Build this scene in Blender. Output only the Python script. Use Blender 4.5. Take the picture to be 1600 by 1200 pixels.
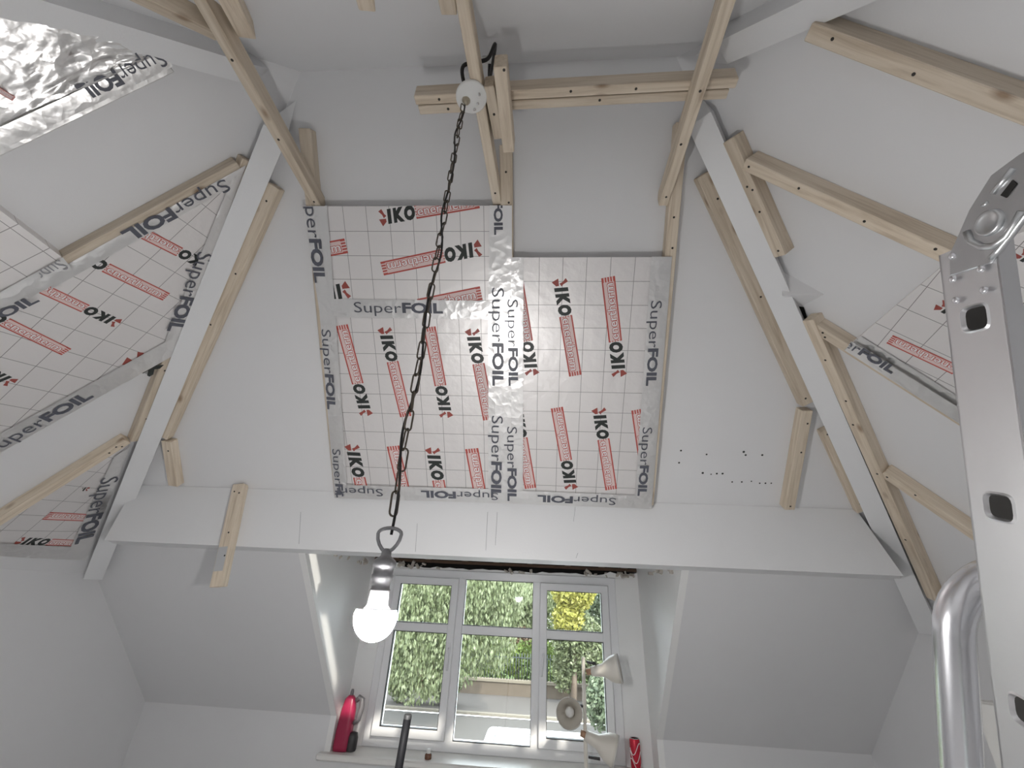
import bpy, bmesh, math, random
from mathutils import Vector, Matrix
random.seed(7)
scene = bpy.context.scene
for o in list(bpy.data.objects): bpy.data.objects.remove(o)
COL = scene.collection
V = Vector
PI = math.pi

# ------------------------------------------------------------------ camera
EYE = 1.60                                    # eye height above the attic floor
FPX = 645.0                                   # focal length for a 1600 px wide frame
pitch, roll, yaw = math.radians(27.05), math.radians(2.9), math.radians(-4.456)
_X, _Y, _Z = V((1, 0, 0)), V((0, math.sin(pitch), math.cos(pitch))), V((0, -math.cos(pitch), math.sin(pitch)))
_X, _Y = math.cos(yaw)*_X + math.sin(yaw)*_Y, -math.sin(yaw)*_X + math.cos(yaw)*_Y
def _r(v): return V((math.cos(roll)*v.x - math.sin(roll)*v.y, math.sin(roll)*v.x + math.cos(roll)*v.y, v.z))
AX, AY, AZ = _r(_X), _r(_Y), _r(_Z)           # room axes seen from the camera (x right, y down, z ahead)
def c2w(c): return V((AX.dot(c), AY.dot(c), AZ.dot(c)))
cam = bpy.data.cameras.new('camera'); cam.sensor_width = 36; cam.sensor_fit = 'HORIZONTAL'
cam.lens = FPX/1600*36; cam.clip_start = .02; cam.clip_end = 500
co = bpy.data.objects.new('camera', cam); COL.objects.link(co)
cx, cy, cz = c2w(V((1, 0, 0))), c2w(V((0, -1, 0))), c2w(V((0, 0, -1)))
co.matrix_world = Matrix(((cx.x, cy.x, cz.x, 0), (cx.y, cy.y, cz.y, 0), (cx.z, cy.z, cz.z, EYE), (0, 0, 0, 1)))
scene.camera = co

# ------------------------------------------------------------------ light
BULB_STRENGTH = 1190.0
SKY = 8.5
SUN = 5.5
w = bpy.data.worlds.new('sky'); scene.world = w; w.use_nodes = True
nt = w.node_tree; nt.nodes.clear()
bg = nt.nodes.new('ShaderNodeBackground'); wo = nt.nodes.new('ShaderNodeOutputWorld')
bg.inputs['Color'].default_value = (.86, .93, 1.0, 1); bg.inputs['Strength'].default_value = SKY
nt.links.new(bg.outputs[0], wo.inputs[0])
sd = bpy.data.lights.new('sun', 'SUN'); sd.energy = SUN; sd.angle = math.radians(2); sd.color = (1, .95, .84)
so = bpy.data.objects.new('sun', sd); COL.objects.link(so)
so.rotation_euler = (math.radians(48), 0, math.radians(28))   # from behind the house, onto the trees
scene.view_settings.view_transform = 'Standard'; scene.view_settings.look = 'None'
scene.view_settings.gamma = 1; scene.view_settings.use_curve_mapping = False
scene.view_settings.exposure = 0.0

def smooth(pts, k=6):
    pts = [V(p) for p in pts]; out = []
    for i in range(len(pts)-1):
        p0, p1, p2, p3 = pts[max(0, i-1)], pts[i], pts[i+1], pts[min(len(pts)-1, i+2)]
        for j in range(k):
            t = j/k; out.append(.5*(2*p1+(p2-p0)*t+(2*p0-5*p1+4*p2-p3)*t*t+(3*p1-p0-3*p2+p3)*t**3))
    return out+[pts[-1]]
# ------------------------------------------------------------------ planes of the place
def plane(n, pt):
    n = V(n).normalized(); return (n, n.dot(V(pt)))
TR, TL = 1.14, 1.035
KF, KR, KL, KB = 2.66+EYE, 2.37+EYE, 2.82+EYE, .97+EYE
PF = plane((0, -1, -1), (0, KF, 0))           # front slope, inward normal
PB = plane((0, 1, -1), (0, 0, KB))
PR = plane((-TR, 0, -1), (0, 0, KR))
PL = plane((TL, 0, -1), (0, 0, KL))
def PZ(z): return plane((0, 0, -1), (0, 0, z))
def PY(y): return plane((0, -1, 0), (0, y, 0))
def PX(x): return plane((-1, 0, 0), (x, 0, 0))
def ray(x, y): return c2w(V((x-800, y-600, FPX)))
def on(pl, x, y, off=0.0):
    """where the surface pl (raised by off into the room) carries the point of the photograph x, y"""
    n, d = pl; r = ray(x, y); o = V((0, 0, EYE))
    return o + r*((d + off - n.dot(o))/n.dot(r))

# ------------------------------------------------------------------ materials
MATS = {}
def new_mat(name):
    m = bpy.data.materials.new(name); m.use_nodes = True; MATS[name] = m
    nt = m.node_tree; b = nt.nodes['Principled BSDF']; return m, nt, b
def N(nt, t, **kw):
    n = nt.nodes.new(t)
    for k, v in kw.items(): setattr(n, k, v)
    return n
def S(n, **kw):
    for k, v in kw.items():
        n.inputs[k.replace('_', ' ')].default_value = v
def plain(name, col, rough=.5, metal=0.0, bump=0.0, bscale=60, var=0.0, vscale=3.0, **kw):
    m, nt, b = new_mat(name)
    b.inputs['Roughness'].default_value = rough; b.inputs['Metallic'].default_value = metal
    b.inputs['Base Color'].default_value = (*col, 1)
    for k, v in kw.items(): b.inputs[k.replace('_', ' ')].default_value = v
    tc = N(nt, 'ShaderNodeTexCoord')
    if var:
        nz = N(nt, 'ShaderNodeTexNoise'); S(nz, Scale=vscale, Detail=4.0, Roughness=.6)
        nt.links.new(tc.outputs['Object'], nz.inputs['Vector'])
        mx = N(nt, 'ShaderNodeMix', data_type='RGBA')
        mx.inputs[6].default_value = (*[c*(1-var) for c in col], 1); mx.inputs[7].default_value = (*[min(1, c*(1+var)) for c in col], 1)
        nt.links.new(nz.outputs[0], mx.inputs[0]); nt.links.new(mx.outputs[2], b.inputs['Base Color'])
    if bump:
        nz = N(nt, 'ShaderNodeTexNoise'); S(nz, Scale=float(bscale), Detail=3.0)
        nt.links.new(tc.outputs['Object'], nz.inputs['Vector'])
        bp = N(nt, 'ShaderNodeBump'); S(bp, Strength=bump, Distance=.01)
        nt.links.new(nz.outputs[0], bp.inputs['Height']); nt.links.new(bp.outputs[0], b.inputs['Normal'])
    return m
plain('paint', (.765, .765, .775), .55, bump=.04, bscale=220, var=.03, vscale=1.2)
plain('paint_trim', (.785, .79, .80), .42, bump=.05, bscale=120, var=.03, vscale=2)
plain('paint_white', (.88, .878, .87), .5, bump=.05, bscale=90, var=.03, vscale=3)
plain('upvc', (.84, .84, .85), .28)
plain('sill_white', (.84, .83, .80), .35, var=.03)
plain('rubber', (.02, .02, .02), .6)
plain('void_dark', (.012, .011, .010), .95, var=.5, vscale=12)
plain('old_wood', (.10, .06, .038), .85, var=.4, vscale=20)
plain('plaster_raw', (.50, .46, .41), .9, bump=.4, bscale=60, var=.3, vscale=25)
plain('brass', (.55, .50, .40), .3, 1.0)
plain('chain_metal', (.13, .11, .09), .38, 1.0, var=.3, vscale=60)
plain('holder_metal', (.30, .30, .31), .38, 1.0, var=.2, vscale=80)
plain('cable_black', (.012, .011, .011), .5)
plain('white_plastic', (.80, .80, .78), .35)
plain('zinc', (.62, .63, .64), .30, 1.0, bump=.06, bscale=40, var=.12, vscale=14)
plain('aluminium', (.80, .80, .81), .34, 1.0, bump=.05, bscale=30, var=.06, vscale=8)
plain('aluminium_polished', (.80, .80, .83), .22, 1.0, bump=.05, bscale=12, var=.06, vscale=10)
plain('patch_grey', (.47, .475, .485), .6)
plain('screw', (.05, .045, .04), .45, .6)
plain('cream', (.74, .70, .63), .4)
plain('cream_in', (.62, .60, .57), .5)
plain('dark_plastic', (.045, .043, .045), .4)
plain('copper_brown', (.40, .24, .15), .45)
plain('vac_red', (.36, .02, .07), .35)
plain('vac_grey', (.20, .19, .20), .35)
plain('bulb_body', (.22, .22, .23), .5)
plain('can_red', (.55, .015, .04), .25, .3)
plain('can_silver', (.75, .75, .76), .25, 1.0)
plain('can_white', (.85, .82, .82), .35)
plain('bottle_brown', (.16, .07, .04), .25)
plain('rod_black', (.006, .006, .007), .6, Specular_IOR_Level=.12)
plain('ink_black', (.025, .03, .028), .45)
plain('ink_red', (.50, .085, .065), .45)
plain('ink_white', (.83, .80, .80), .4)
plain('ink_grey', (.10, .105, .13), .4)
plain('ink_grey_light', (.30, .30, .32), .4)
plain('crumple_dark', (.10, .10, .11), .3, .8, bump=.6, bscale=40)
plain('floor_wood', (.70, .69, .69), .5, var=.15, vscale=4)
plain('bark', (.16, .12, .09), .9, bump=.6, bscale=12, var=.3)
plain('asphalt', (0.074, 0.067, 0.062), .9, var=.12, vscale=1.0)
plain('pavement', (0.083, 0.073, 0.067), .9, var=.08, vscale=2.0)
plain('kerb', (0.182, 0.160, 0.129), .9, var=.1)
plain('stone', (0.116, 0.091, 0.069), .9, bump=.3, bscale=8, var=.25, vscale=3)
plain('stone_cap', (0.198, 0.171, 0.132), .9, var=.12)
plain('iron', (.05, .06, .06), .5)
plain('van_white', (.82, .83, .85), .3)
plain('van_glass', (.04, .05, .06), .1)
plain('house_white', (0.440, 0.440, 0.440), .7)
plain('roof_slate', (.20, .20, .22), .8)
plain('lawn', (0.088, 0.132, 0.033), .9, var=.3, vscale=1.5)

def wood_mat():
    m, nt, b = new_mat('pine')
    b.inputs['Roughness'].default_value = .62
    tc = N(nt, 'ShaderNodeTexCoord'); oi = N(nt, 'ShaderNodeObjectInfo')
    add = N(nt, 'ShaderNodeVectorMath', operation='ADD'); sc = N(nt, 'ShaderNodeVectorMath', operation='SCALE'); sc.inputs[3].default_value = 37.0
    cmb = N(nt, 'ShaderNodeCombineXYZ')
    for i in range(3): nt.links.new(oi.outputs['Random'], cmb.inputs[i])
    nt.links.new(cmb.outputs[0], sc.inputs[0]); nt.links.new(tc.outputs['Object'], add.inputs[0]); nt.links.new(sc.outputs[0], add.inputs[1])
    mp = N(nt, 'ShaderNodeMapping'); mp.inputs['Scale'].default_value = (2.2, 38, 38); nt.links.new(add.outputs[0], mp.inputs[0])
    nz = N(nt, 'ShaderNodeTexNoise'); S(nz, Scale=1.6, Detail=5.0, Roughness=.6, Distortion=.6); nt.links.new(mp.outputs[0], nz.inputs['Vector'])
    cr = N(nt, 'ShaderNodeValToRGB'); e = cr.color_ramp.elements
    e[0].position = .28; e[0].color = (.52, .42, .31, 1); e[1].position = .7; e[1].color = (.77, .675, .555, 1)
    k = cr.color_ramp.elements.new(.5); k.color = (.69, .59, .465, 1)
    nt.links.new(nz.outputs[0], cr.inputs[0])
    # knots
    mp2 = N(nt, 'ShaderNodeMapping'); mp2.inputs['Scale'].default_value = (5, 11, 11); nt.links.new(add.outputs[0], mp2.inputs[0])
    vo = N(nt, 'ShaderNodeTexVoronoi'); S(vo, Scale=1.0, Randomness=1.0); nt.links.new(mp2.outputs[0], vo.inputs['Vector'])
    mr = N(nt, 'ShaderNodeMapRange'); S(mr, From_Min=.05, From_Max=.16, To_Min=.75, To_Max=0.0); nt.links.new(vo.outputs['Distance'], mr.inputs[0])
    mx = N(nt, 'ShaderNodeMix', data_type='RGBA'); mx.inputs[7].default_value = (.25, .145, .075, 1)
    nt.links.new(mr.outputs[0], mx.inputs[0]); nt.links.new(cr.outputs[0], mx.inputs[6])
    # a little tone between pieces
    hs = N(nt, 'ShaderNodeHueSaturation'); vm = N(nt, 'ShaderNodeMapRange'); S(vm, To_Min=.86, To_Max=1.08)
    nt.links.new(oi.outputs['Random'], vm.inputs[0]); nt.links.new(vm.outputs[0], hs.inputs['Value']); nt.links.new(mx.outputs[2], hs.inputs['Color'])
    nt.links.new(hs.outputs[0], b.inputs['Base Color'])
    bp = N(nt, 'ShaderNodeBump'); S(bp, Strength=.25, Distance=.004); nt.links.new(nz.outputs[0], bp.inputs['Height']); nt.links.new(bp.outputs[0], b.inputs['Normal'])
wood_mat()

def foil_mat(name, base, rough, metal, dent, dscale, grid=False, crumple=0.0, cscale=14.0):
    m, nt, b = new_mat(name)
    b.inputs['Metallic'].default_value = metal; b.inputs['Roughness'].default_value = rough
    tc = N(nt, 'ShaderNodeTexCoord')
    if grid:
        sx = N(nt, 'ShaderNodeSeparateXYZ'); nt.links.new(tc.outputs['Object'], sx.inputs[0])
        ms = []
        for ax in (0, 1):
            md = N(nt, 'ShaderNodeMath', operation='PINGPONG'); md.inputs[1].default_value = .05
            nt.links.new(sx.outputs[ax], md.inputs[0])
            lt = N(nt, 'ShaderNodeMath', operation='LESS_THAN'); lt.inputs[1].default_value = .0011
            nt.links.new(md.outputs[0], lt.inputs[0]); ms.append(lt)
        mxm = N(nt, 'ShaderNodeMath', operation='MAXIMUM'); nt.links.new(ms[0].outputs[0], mxm.inputs[0]); nt.links.new(ms[1].outputs[0], mxm.inputs[1])
        mul = N(nt, 'ShaderNodeMath', operation='MULTIPLY'); mul.inputs[1].default_value = .8; nt.links.new(mxm.outputs[0], mul.inputs[0])
        mx = N(nt, 'ShaderNodeMix', data_type='RGBA'); mx.inputs[6].default_value = (*base, 1); mx.inputs[7].default_value = (.22, .20, .20, 1)
        nt.links.new(mul.outputs[0], mx.inputs[0]); nt.links.new(mx.outputs[2], b.inputs['Base Color'])
    else:
        b.inputs['Base Color'].default_value = (*base, 1)
    nz = N(nt, 'ShaderNodeTexNoise'); S(nz, Scale=dscale, Detail=3.0, Roughness=.55); nt.links.new(tc.outputs['Object'], nz.inputs['Vector'])
    bp = N(nt, 'ShaderNodeBump'); S(bp, Strength=dent, Distance=.006); nt.links.new(nz.outputs[0], bp.inputs['Height'])
    last = bp
    if crumple:
        vo = N(nt, 'ShaderNodeTexVoronoi', feature='F1'); S(vo, Scale=cscale); 
        wp = N(nt, 'ShaderNodeTexNoise'); S(wp, Scale=9.0, Detail=2.0); nt.links.new(tc.outputs['Object'], wp.inputs['Vector'])
        ad = N(nt, 'ShaderNodeMix', data_type='RGBA'); ad.inputs[0].default_value = .12
        nt.links.new(tc.outputs['Object'], ad.inputs[6]); nt.links.new(wp.outputs[1], ad.inputs[7]); nt.links.new(ad.outputs[2], vo.inputs['Vector'])
        b2 = N(nt, 'ShaderNodeBump'); S(b2, Strength=crumple, Distance=.012); nt.links.new(vo.outputs['Distance'], b2.inputs['Height'])
        nt.links.new(bp.outputs[0], b2.inputs['Normal']); last = b2
    nt.links.new(last.outputs[0], b.inputs['Normal'])
foil_mat('foil_board', (.84, .815, .805), .45, .55, .30, 22.0, grid=True, crumple=.10, cscale=16)
foil_mat('foil_side', (.70, .60, .45), .8, 0.0, .2, 40.0)
foil_mat('foil_tape', (.86, .85, .84), .33, .92, .45, 16.0, crumple=.22, cscale=22)
foil_mat('foil_crumpled', (.80, .79, .78), .30, .94, .8, 14.0, crumple=.6, cscale=12)

def leaf_mat(name, a, b_, c):
    m, nt, b = new_mat(name)
    tc = N(nt, 'ShaderNodeTexCoord'); nz = N(nt, 'ShaderNodeTexNoise'); S(nz, Scale=3.2, Detail=6.0, Roughness=.8)
    nt.links.new(tc.outputs['Object'], nz.inputs['Vector'])
    cr = N(nt, 'ShaderNodeValToRGB'); e = cr.color_ramp.elements
    e[0].position = .34; e[0].color = (*a, 1); e[1].position = .64; e[1].color = (*c, 1)
    k = e.new(.5); k.color = (*b_, 1)
    nt.links.new(nz.outputs[0], cr.inputs[0]); nt.links.new(cr.outputs[0], b.inputs['Base Color'])
    b.inputs['Roughness'].default_value = .55
    tr = N(nt, 'ShaderNodeBsdfTranslucent'); mx = N(nt, 'ShaderNodeMixShader'); mx.inputs[0].default_value = .35
    nt.links.new(cr.outputs[0], tr.inputs[0]); nt.links.new(b.outputs[0], mx.inputs[1]); nt.links.new(tr.outputs[0], mx.inputs[2])
    nt.links.new(mx.outputs[0], nt.nodes['Material Output'].inputs[0])
leaf_mat('leaf_birch', (0.067, 0.090, 0.039), (0.168, 0.196, 0.095), (0.325, 0.347, 0.224))
leaf_mat('leaf_dark', (0.050, 0.076, 0.042), (0.123, 0.157, 0.092), (0.252, 0.280, 0.185))
leaf_mat('leaf_yellow', (0.202, 0.213, 0.039), (0.336, 0.319, 0.073), (0.437, 0.392, 0.123))
leaf_mat('leaf_hedge', (0.067, 0.123, 0.028), (0.168, 0.235, 0.056), (0.291, 0.325, 0.090))
leaf_mat('leaf_pink', (0.168, 0.112, 0.067), (0.308, 0.213, 0.146), (0.392, 0.269, 0.202))

def glass_mat():
    m, nt, b = new_mat('pane_glass'); nt.nodes.remove(b)
    t = N(nt, 'ShaderNodeBsdfTransparent'); t.inputs[0].default_value = (.95, .97, .96, 1)
    g = N(nt, 'ShaderNodeBsdfGlossy'); g.inputs['Roughness'].default_value = .02
    fr = N(nt, 'ShaderNodeFresnel'); fr.inputs[0].default_value = 1.45
    mx = N(nt, 'ShaderNodeMixShader'); nt.links.new(fr.outputs[0], mx.inputs[0]); nt.links.new(t.outputs[0], mx.inputs[1]); nt.links.new(g.outputs[0], mx.inputs[2])
    nt.links.new(mx.outputs[0], nt.nodes['Material Output'].inputs[0])
glass_mat()
def emit_mat(name, col, s):
    m, nt, b = new_mat(name)
    b.inputs['Emission Color'].default_value = (*col, 1); b.inputs['Emission Strength'].default_value = s
    b.inputs['Base Color'].default_value = (.9, .9, .9, 1)
emit_mat('bulb_light', (1.0, .985, .965), BULB_STRENGTH)

# ------------------------------------------------------------------ mesh helpers
class MB:
    """collects shapes; build() links them as one mesh object"""
    def __init__(s): s.v = []; s.f = []; s.mi = []; s.sm = []
    def add(s, vs, fs, mi=0, smooth=False):
        o = len(s.v); s.v += [V(v) for v in vs]
        for f in fs: s.f.append([i+o for i in f]); s.mi.append(mi); s.sm.append(smooth)
        return s
    def box(s, lo, hi, M=None, mi=0):
        x0, y0, z0 = lo; x1, y1, z1 = hi
        vs = [V(p) for p in ((x0,y0,z0),(x1,y0,z0),(x1,y1,z0),(x0,y1,z0),(x0,y0,z1),(x1,y0,z1),(x1,y1,z1),(x0,y1,z1))]
        if M: vs = [M @ v for v in vs]
        return s.add(vs, [(0,3,2,1),(4,5,6,7),(0,1,5,4),(1,2,6,5),(2,3,7,6),(3,0,4,7)], mi)
    def prism(s, pts, ext, mi=0):
        n = len(pts); pts = [V(p) for p in pts]; ext = V(ext)
        vs = pts + [p+ext for p in pts]
        nn = V((0,0,0))
        for i in range(n): nn += (pts[i]-pts[0]).cross(pts[(i+1) % n]-pts[0])
        flip = nn.dot(ext) > 0
        a, b = list(range(n)), list(range(n, 2*n))
        fs = [a[::-1] if flip else a, b if flip else b[::-1]]
        for i in range(n):
            j = (i+1) % n
            fs.append((i, j, j+n, i+n) if flip else (j, i, i+n, j+n))
        return s.add(vs, fs, mi)
    def tube(s, pts, r, seg=10, mi=0, closed=False, sx=1.0, smooth=True, up=None):
        pts = [V(p) for p in pts]; n = len(pts); rings = []
        rr = r if isinstance(r, (list, tuple)) else [r]*n
        prev = None; vs = []
        for i, p in enumerate(pts):
            a = pts[(i-1) % n] if (closed or i > 0) else p; b = pts[(i+1) % n] if (closed or i < n-1) else p
            t = (b-a).normalized()
            if prev is None:
                h = V(up) if up else (V((0,0,1)) if abs(t.z) < .9 else V((1,0,0)))
            else: h = prev
            h = (h - t*h.dot(t)).normalized(); prev = h; k = t.cross(h)
            for j in range(seg):
                q = 2*PI*j/seg; vs.append(p + (h*math.cos(q)*sx + k*math.sin(q))*rr[i])
        fs = []
        for i in range(n if closed else n-1):
            for j in range(seg):
                a = i*seg+j; b = i*seg+(j+1) % seg; c = ((i+1) % n)*seg+(j+1) % seg; d = ((i+1) % n)*seg+j
                fs.append((a, b, c, d))
        if not closed: fs.append(list(range(seg))[::-1]); fs.append(list(range((n-1)*seg, n*seg)))
        return s.add(vs, fs, mi, smooth)
    def lathe(s, prof, M=None, seg=24, mi=0, smooth=True, cap=True):
        M = M or Matrix(); vs = []; fs = []; n = len(prof)
        for r, z in prof:
            for j in range(seg):
                q = 2*PI*j/seg; vs.append(M @ V((r*math.cos(q), r*math.sin(q), z)))
        for i in range(n-1):
            for j in range(seg):
                fs.append((i*seg+j, i*seg+(j+1) % seg, (i+1)*seg+(j+1) % seg, (i+1)*seg+j))
        s.add(vs, fs, mi, smooth)
        if cap:
            s.add(vs[:seg], [list(range(seg))[::-1]], mi); s.add(vs[-seg:], [list(range(seg))], mi)
        return s
    def build(s, name, mats, parent=None, M=None, bevel=0.0, fix=False):
        me = bpy.data.meshes.new(name)
        vs = s.v
        if M is not None:
            inv = M.inverted(); vs = [inv @ v for v in vs]
        me.from_pydata([tuple(v) for v in vs], [], s.f)
        for m in (mats if isinstance(mats, (list, tuple)) else [mats]): me.materials.append(MATS[m])
        for p, mi, sm in zip(me.polygons, s.mi, s.sm): p.material_index = mi; p.use_smooth = sm
        if bevel or fix:
            bm = bmesh.new(); bm.from_mesh(me); bmesh.ops.remove_doubles(bm, verts=bm.verts, dist=1e-5)
            if fix: bmesh.ops.recalc_face_normals(bm, faces=bm.faces)
            if bevel: bmesh.ops.bevel(bm, geom=[e for e in bm.edges if e.calc_face_angle(0) > .5], offset=bevel, segments=1, affect='EDGES')
            bm.to_mesh(me); bm.free()
        me.update()
        return link(name, me, parent, M)
def link(name, me, parent=None, M=None):
    o = bpy.data.objects.new(name, me); COL.objects.link(o)
    if M is not None: o.matrix_basis = M
    if parent is not None:
        o.parent = parent; o.matrix_parent_inverse = top_matrix(parent).inverted()
    return o
def top_matrix(o):
    m = o.matrix_basis.copy()
    p = o
    while p.parent is not None:
        m = p.parent.matrix_basis @ p.matrix_parent_inverse @ m if p.parent.parent is None else top_matrix(p.parent) @ p.matrix_parent_inverse @ m
        break
    return m
def tag(o, label, cat=None, group=None, kind=None):
    o['label'] = label
    if cat: o['category'] = cat
    if group: o['group'] = group
    if kind: o['kind'] = kind
    return o
def struct(o, label): return tag(o, label, kind='structure')
def empty(name, loc):
    o = bpy.data.objects.new(name, None); COL.objects.link(o); o.location = loc; o.empty_display_size = .05; return o
def frame(o, u, v):
    u = V(u).normalized(); n = u.cross(V(v)).normalized(); v = n.cross(u)
    return Matrix(((u.x, v.x, n.x, o[0]), (u.y, v.y, n.y, o[1]), (u.z, v.z, n.z, o[2]), (0, 0, 0, 1)))
def E(x, y, z): return V((x, y, z+EYE))      # a point given from eye level

# ------------------------------------------------------------------ the shell
XL, XR = -2.725, 2.079
apL, apR = E(-.971, .845, 1.815), E(.487, .845, 1.815)
OUT = .03
ZB = .16                                     # underside of the boxed beam
def hipx(z, side): return (2.37-z)/TR if side > 0 else -(2.82-z)/TL
DL, DR = -1.345, .78                         # dormer cheeks
KNEE = -.78
m = MB()
nF = PF[0]
m.prism([apL, apR, E(hipx(ZB, 1), KF-EYE-ZB, ZB), E(hipx(ZB, -1), KF-EYE-ZB, ZB)], -nF*OUT)
m.prism([E(hipx(ZB, -1), 2.66-ZB, ZB), E(DL, 2.66-ZB, ZB), E(DL, 2.66-KNEE, KNEE), E(XL, 2.66-KNEE, KNEE), E(XL, 2.66, 0)], -nF*OUT)
m.prism([E(hipx(ZB, 1), 2.66-ZB, ZB), E(DR, 2.66-ZB, ZB), E(DR, 2.66-KNEE, KNEE), E(XR, 2.66-KNEE, KNEE), E(XR, 2.66, 0)], -nF*OUT)
front = struct(m.build('ceiling_front', 'paint'), 'pale grey front roof slope around the dormer window')
m = MB(); m.prism([apL, apR, E(XR, -.97, 0), E(XR, -.97+KNEE, KNEE), E(XL, -.97+KNEE, KNEE), E(XL, -.97, 0)], -PB[0]*OUT)
struct(m.build('ceiling_back', 'paint'), 'pale grey roof slope overhead behind the ridge')
m = MB(); m.prism([apR, E(XR, 2.66, 0), E(XR, -.97, 0)], -PR[0]*OUT)
right = struct(m.build('ceiling_right', 'paint'), 'pale grey right hip slope behind the ladder')
m = MB(); m.prism([apL, E(XL, 2.66, 0), E(XL, -.97, 0)], -PL[0]*OUT)
struct(m.build('ceiling_left', 'paint'), 'pale grey left hip slope between the foil panels')
for nm, x, s, lb in (('wall_left', XL, -1, 'plain pale grey wall below the left slope'), ('wall_right', XR, 1, 'plain pale grey wall below the right slope')):
    m = MB(); m.prism([E(x, -.97+KNEE, -EYE), E(x, -.97+KNEE, KNEE), E(x, -.97, 0), E(x, 2.66, 0), E(x, 2.66-KNEE, KNEE), E(x, 2.66-KNEE, -EYE)], (s*.05, 0, 0))
    struct(m.build(nm, 'paint'), lb)
SILL = -.967; YK = 2.66-KNEE; YW = 3.6
m = MB()
m.box(E(XL, YK, -EYE), E(DL, YK+.05, KNEE)); m.box(E(DR, YK, -EYE), E(XR, YK+.05, KNEE)); m.box(E(DL, YK, -EYE), E(DR, YK+.05, SILL-.02))
struct(m.build('wall_front', 'paint'), 'low pale grey knee wall under the window')
m = MB(); m.box(E(XL, -.97+KNEE-.05, -EYE), E(XR, -.97+KNEE, KNEE))
struct(m.build('wall_back', 'paint'), 'low pale grey knee wall behind the viewer')
m = MB(); m.box(E(XL-.1, -2, -EYE-.1), E(XR+.1, 4.0, -EYE))
struct(m.build('floor', 'floor_wood'), 'pale floor of the attic room')

# boxed hips (painted), each fading out in a plaster point at the ridge
def hip(name, side, back, zfoot, tip, label):
    t = TR if side > 0 else TL
    kb = 2.252 if side > 0 else 2.708
    def pt(z): return E(side*(kb-z)/t, (z-.86) if back else (2.55-z), z)
    A, B = pt(1.60), pt(zfoot)
    d = (B-A).normalized()
    n1 = PR[0] if side > 0 else PL[0]; n2 = PB[0] if back else PF[0]
    up = -(n1+n2); up = (up-d*up.dot(d)).normalized(); sd = d.cross(up)
    m = MB(); wv, h = .0425, .10
    vs = []
    for P in (A, B):
        vs += [P - sd*wv, P + sd*wv, P + sd*wv + up*h, P - sd*wv + up*h]
    T = on(PB if back else PF, *tip, .002)
    vs += [T, T + up*h]
    m.add(vs, [(7,6,5,4),(0,4,5,1),(1,5,6,2),(2,6,7,3),(3,7,4,0),(8,0,1),(8,1,2,9),(9,3,0,8),(9,2,3)])
    return struct(m.build(name, 'paint_trim', fix=True), label)
hip('trim_1', -1, False, -.03, (463, 157), 'grey painted boxed hip rafter running down left of the window')
hip('trim_2', 1, False, -.085, (1096, 150), 'grey painted boxed hip rafter running down right of the window')
hip('trim_3', -1, True, .05, (438, 113), 'grey painted boxed hip rafter overhead at top left')
hip('trim_4', 1, True, .05, (1074, 95), 'grey painted boxed hip rafter overhead at top right')
# boxed beam across the front slope
m = MB(); PBM = PY(2.2)
b1, b2, b3, b4 = on(PBM, 212, 756), on(PBM, 1338, 797), on(PBM, 1410, 895), on(PBM, 164, 841)
b1.z = b2.z = .455+EYE; b3.z = b4.z = ZB+EYE
m.prism([b1, b2, b3, b4], (0, .02, 0))
m.prism([b4+V((0, .0199, .001)), b3+V((0, .0199, .001)), E(1.90, 2.51, ZB+.001), E(-2.53, 2.51, ZB+.001)], (0, 0, .02))
beam = struct(m.build('trim_5', 'paint_trim'), 'wide grey boxed beam across the front slope above the window')
for px, y0, y1 in ((470, 800, 850), (652, 818, 862), (762, 800, 860), (903, 864, 872), (777, 800, 852), (899, 792, 815)):
    a, b = on(PY(2.199), px, y0), on(PY(2.199), px-3, y1)
    MB().tube([a, b], .0008, 5).build('pencil_mark', 'ink_grey_light', beam)

# dormer
m = MB()
poly = [(2.66-ZB, ZB+.10), (YW, ZB+.10), (YW, SILL-.02), (YK, SILL-.02), (YK, KNEE), (2.66-ZB, ZB)]
m.prism([E(DL+.004, y-.004 if y < YW else YW+.02, z) for y, z in poly], (-.04, 0, 0))
ch = struct(m.build('wall_dormer_left', 'paint_white'), 'white dormer cheek left of the window')
m = MB(); m.prism([E(DR-.004, y-.004 if y < YW else YW+.02, z) for y, z in poly], (.04, 0, 0))
ch2 = struct(m.build('wall_dormer_right', 'paint_white'), 'white scuffed dormer cheek right of the window')
WX0, WX1, WZ0, WZ1 = -1.19, .60, -.967, .155
m = MB()
m.box(E(DL, YW, SILL-.05), E(WX0, YW+.06, WZ1)); m.box(E(WX1, YW, SILL-.05), E(DR, YW+.06, WZ1)); m.box(E(WX0, YW, SILL-.25), E(WX1, YW+.06, WZ0))
xs = [DL+(DR-DL)*i/40 for i in range(41)]
random.seed(3)
top = [E(x, YW, WZ1+.012+random.uniform(-.006, .010)+(.022 if abs(x-(DL+DR)/2) > .85 else 0)) for x in xs]
m.prism([E(DR, YW, WZ1-.002), E(DL, YW, WZ1-.002)] + top, (0, .06, 0))
wd = struct(m.build('wall_dormer_front', 'paint_white'), 'white wall around the window with a ragged top edge')
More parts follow.
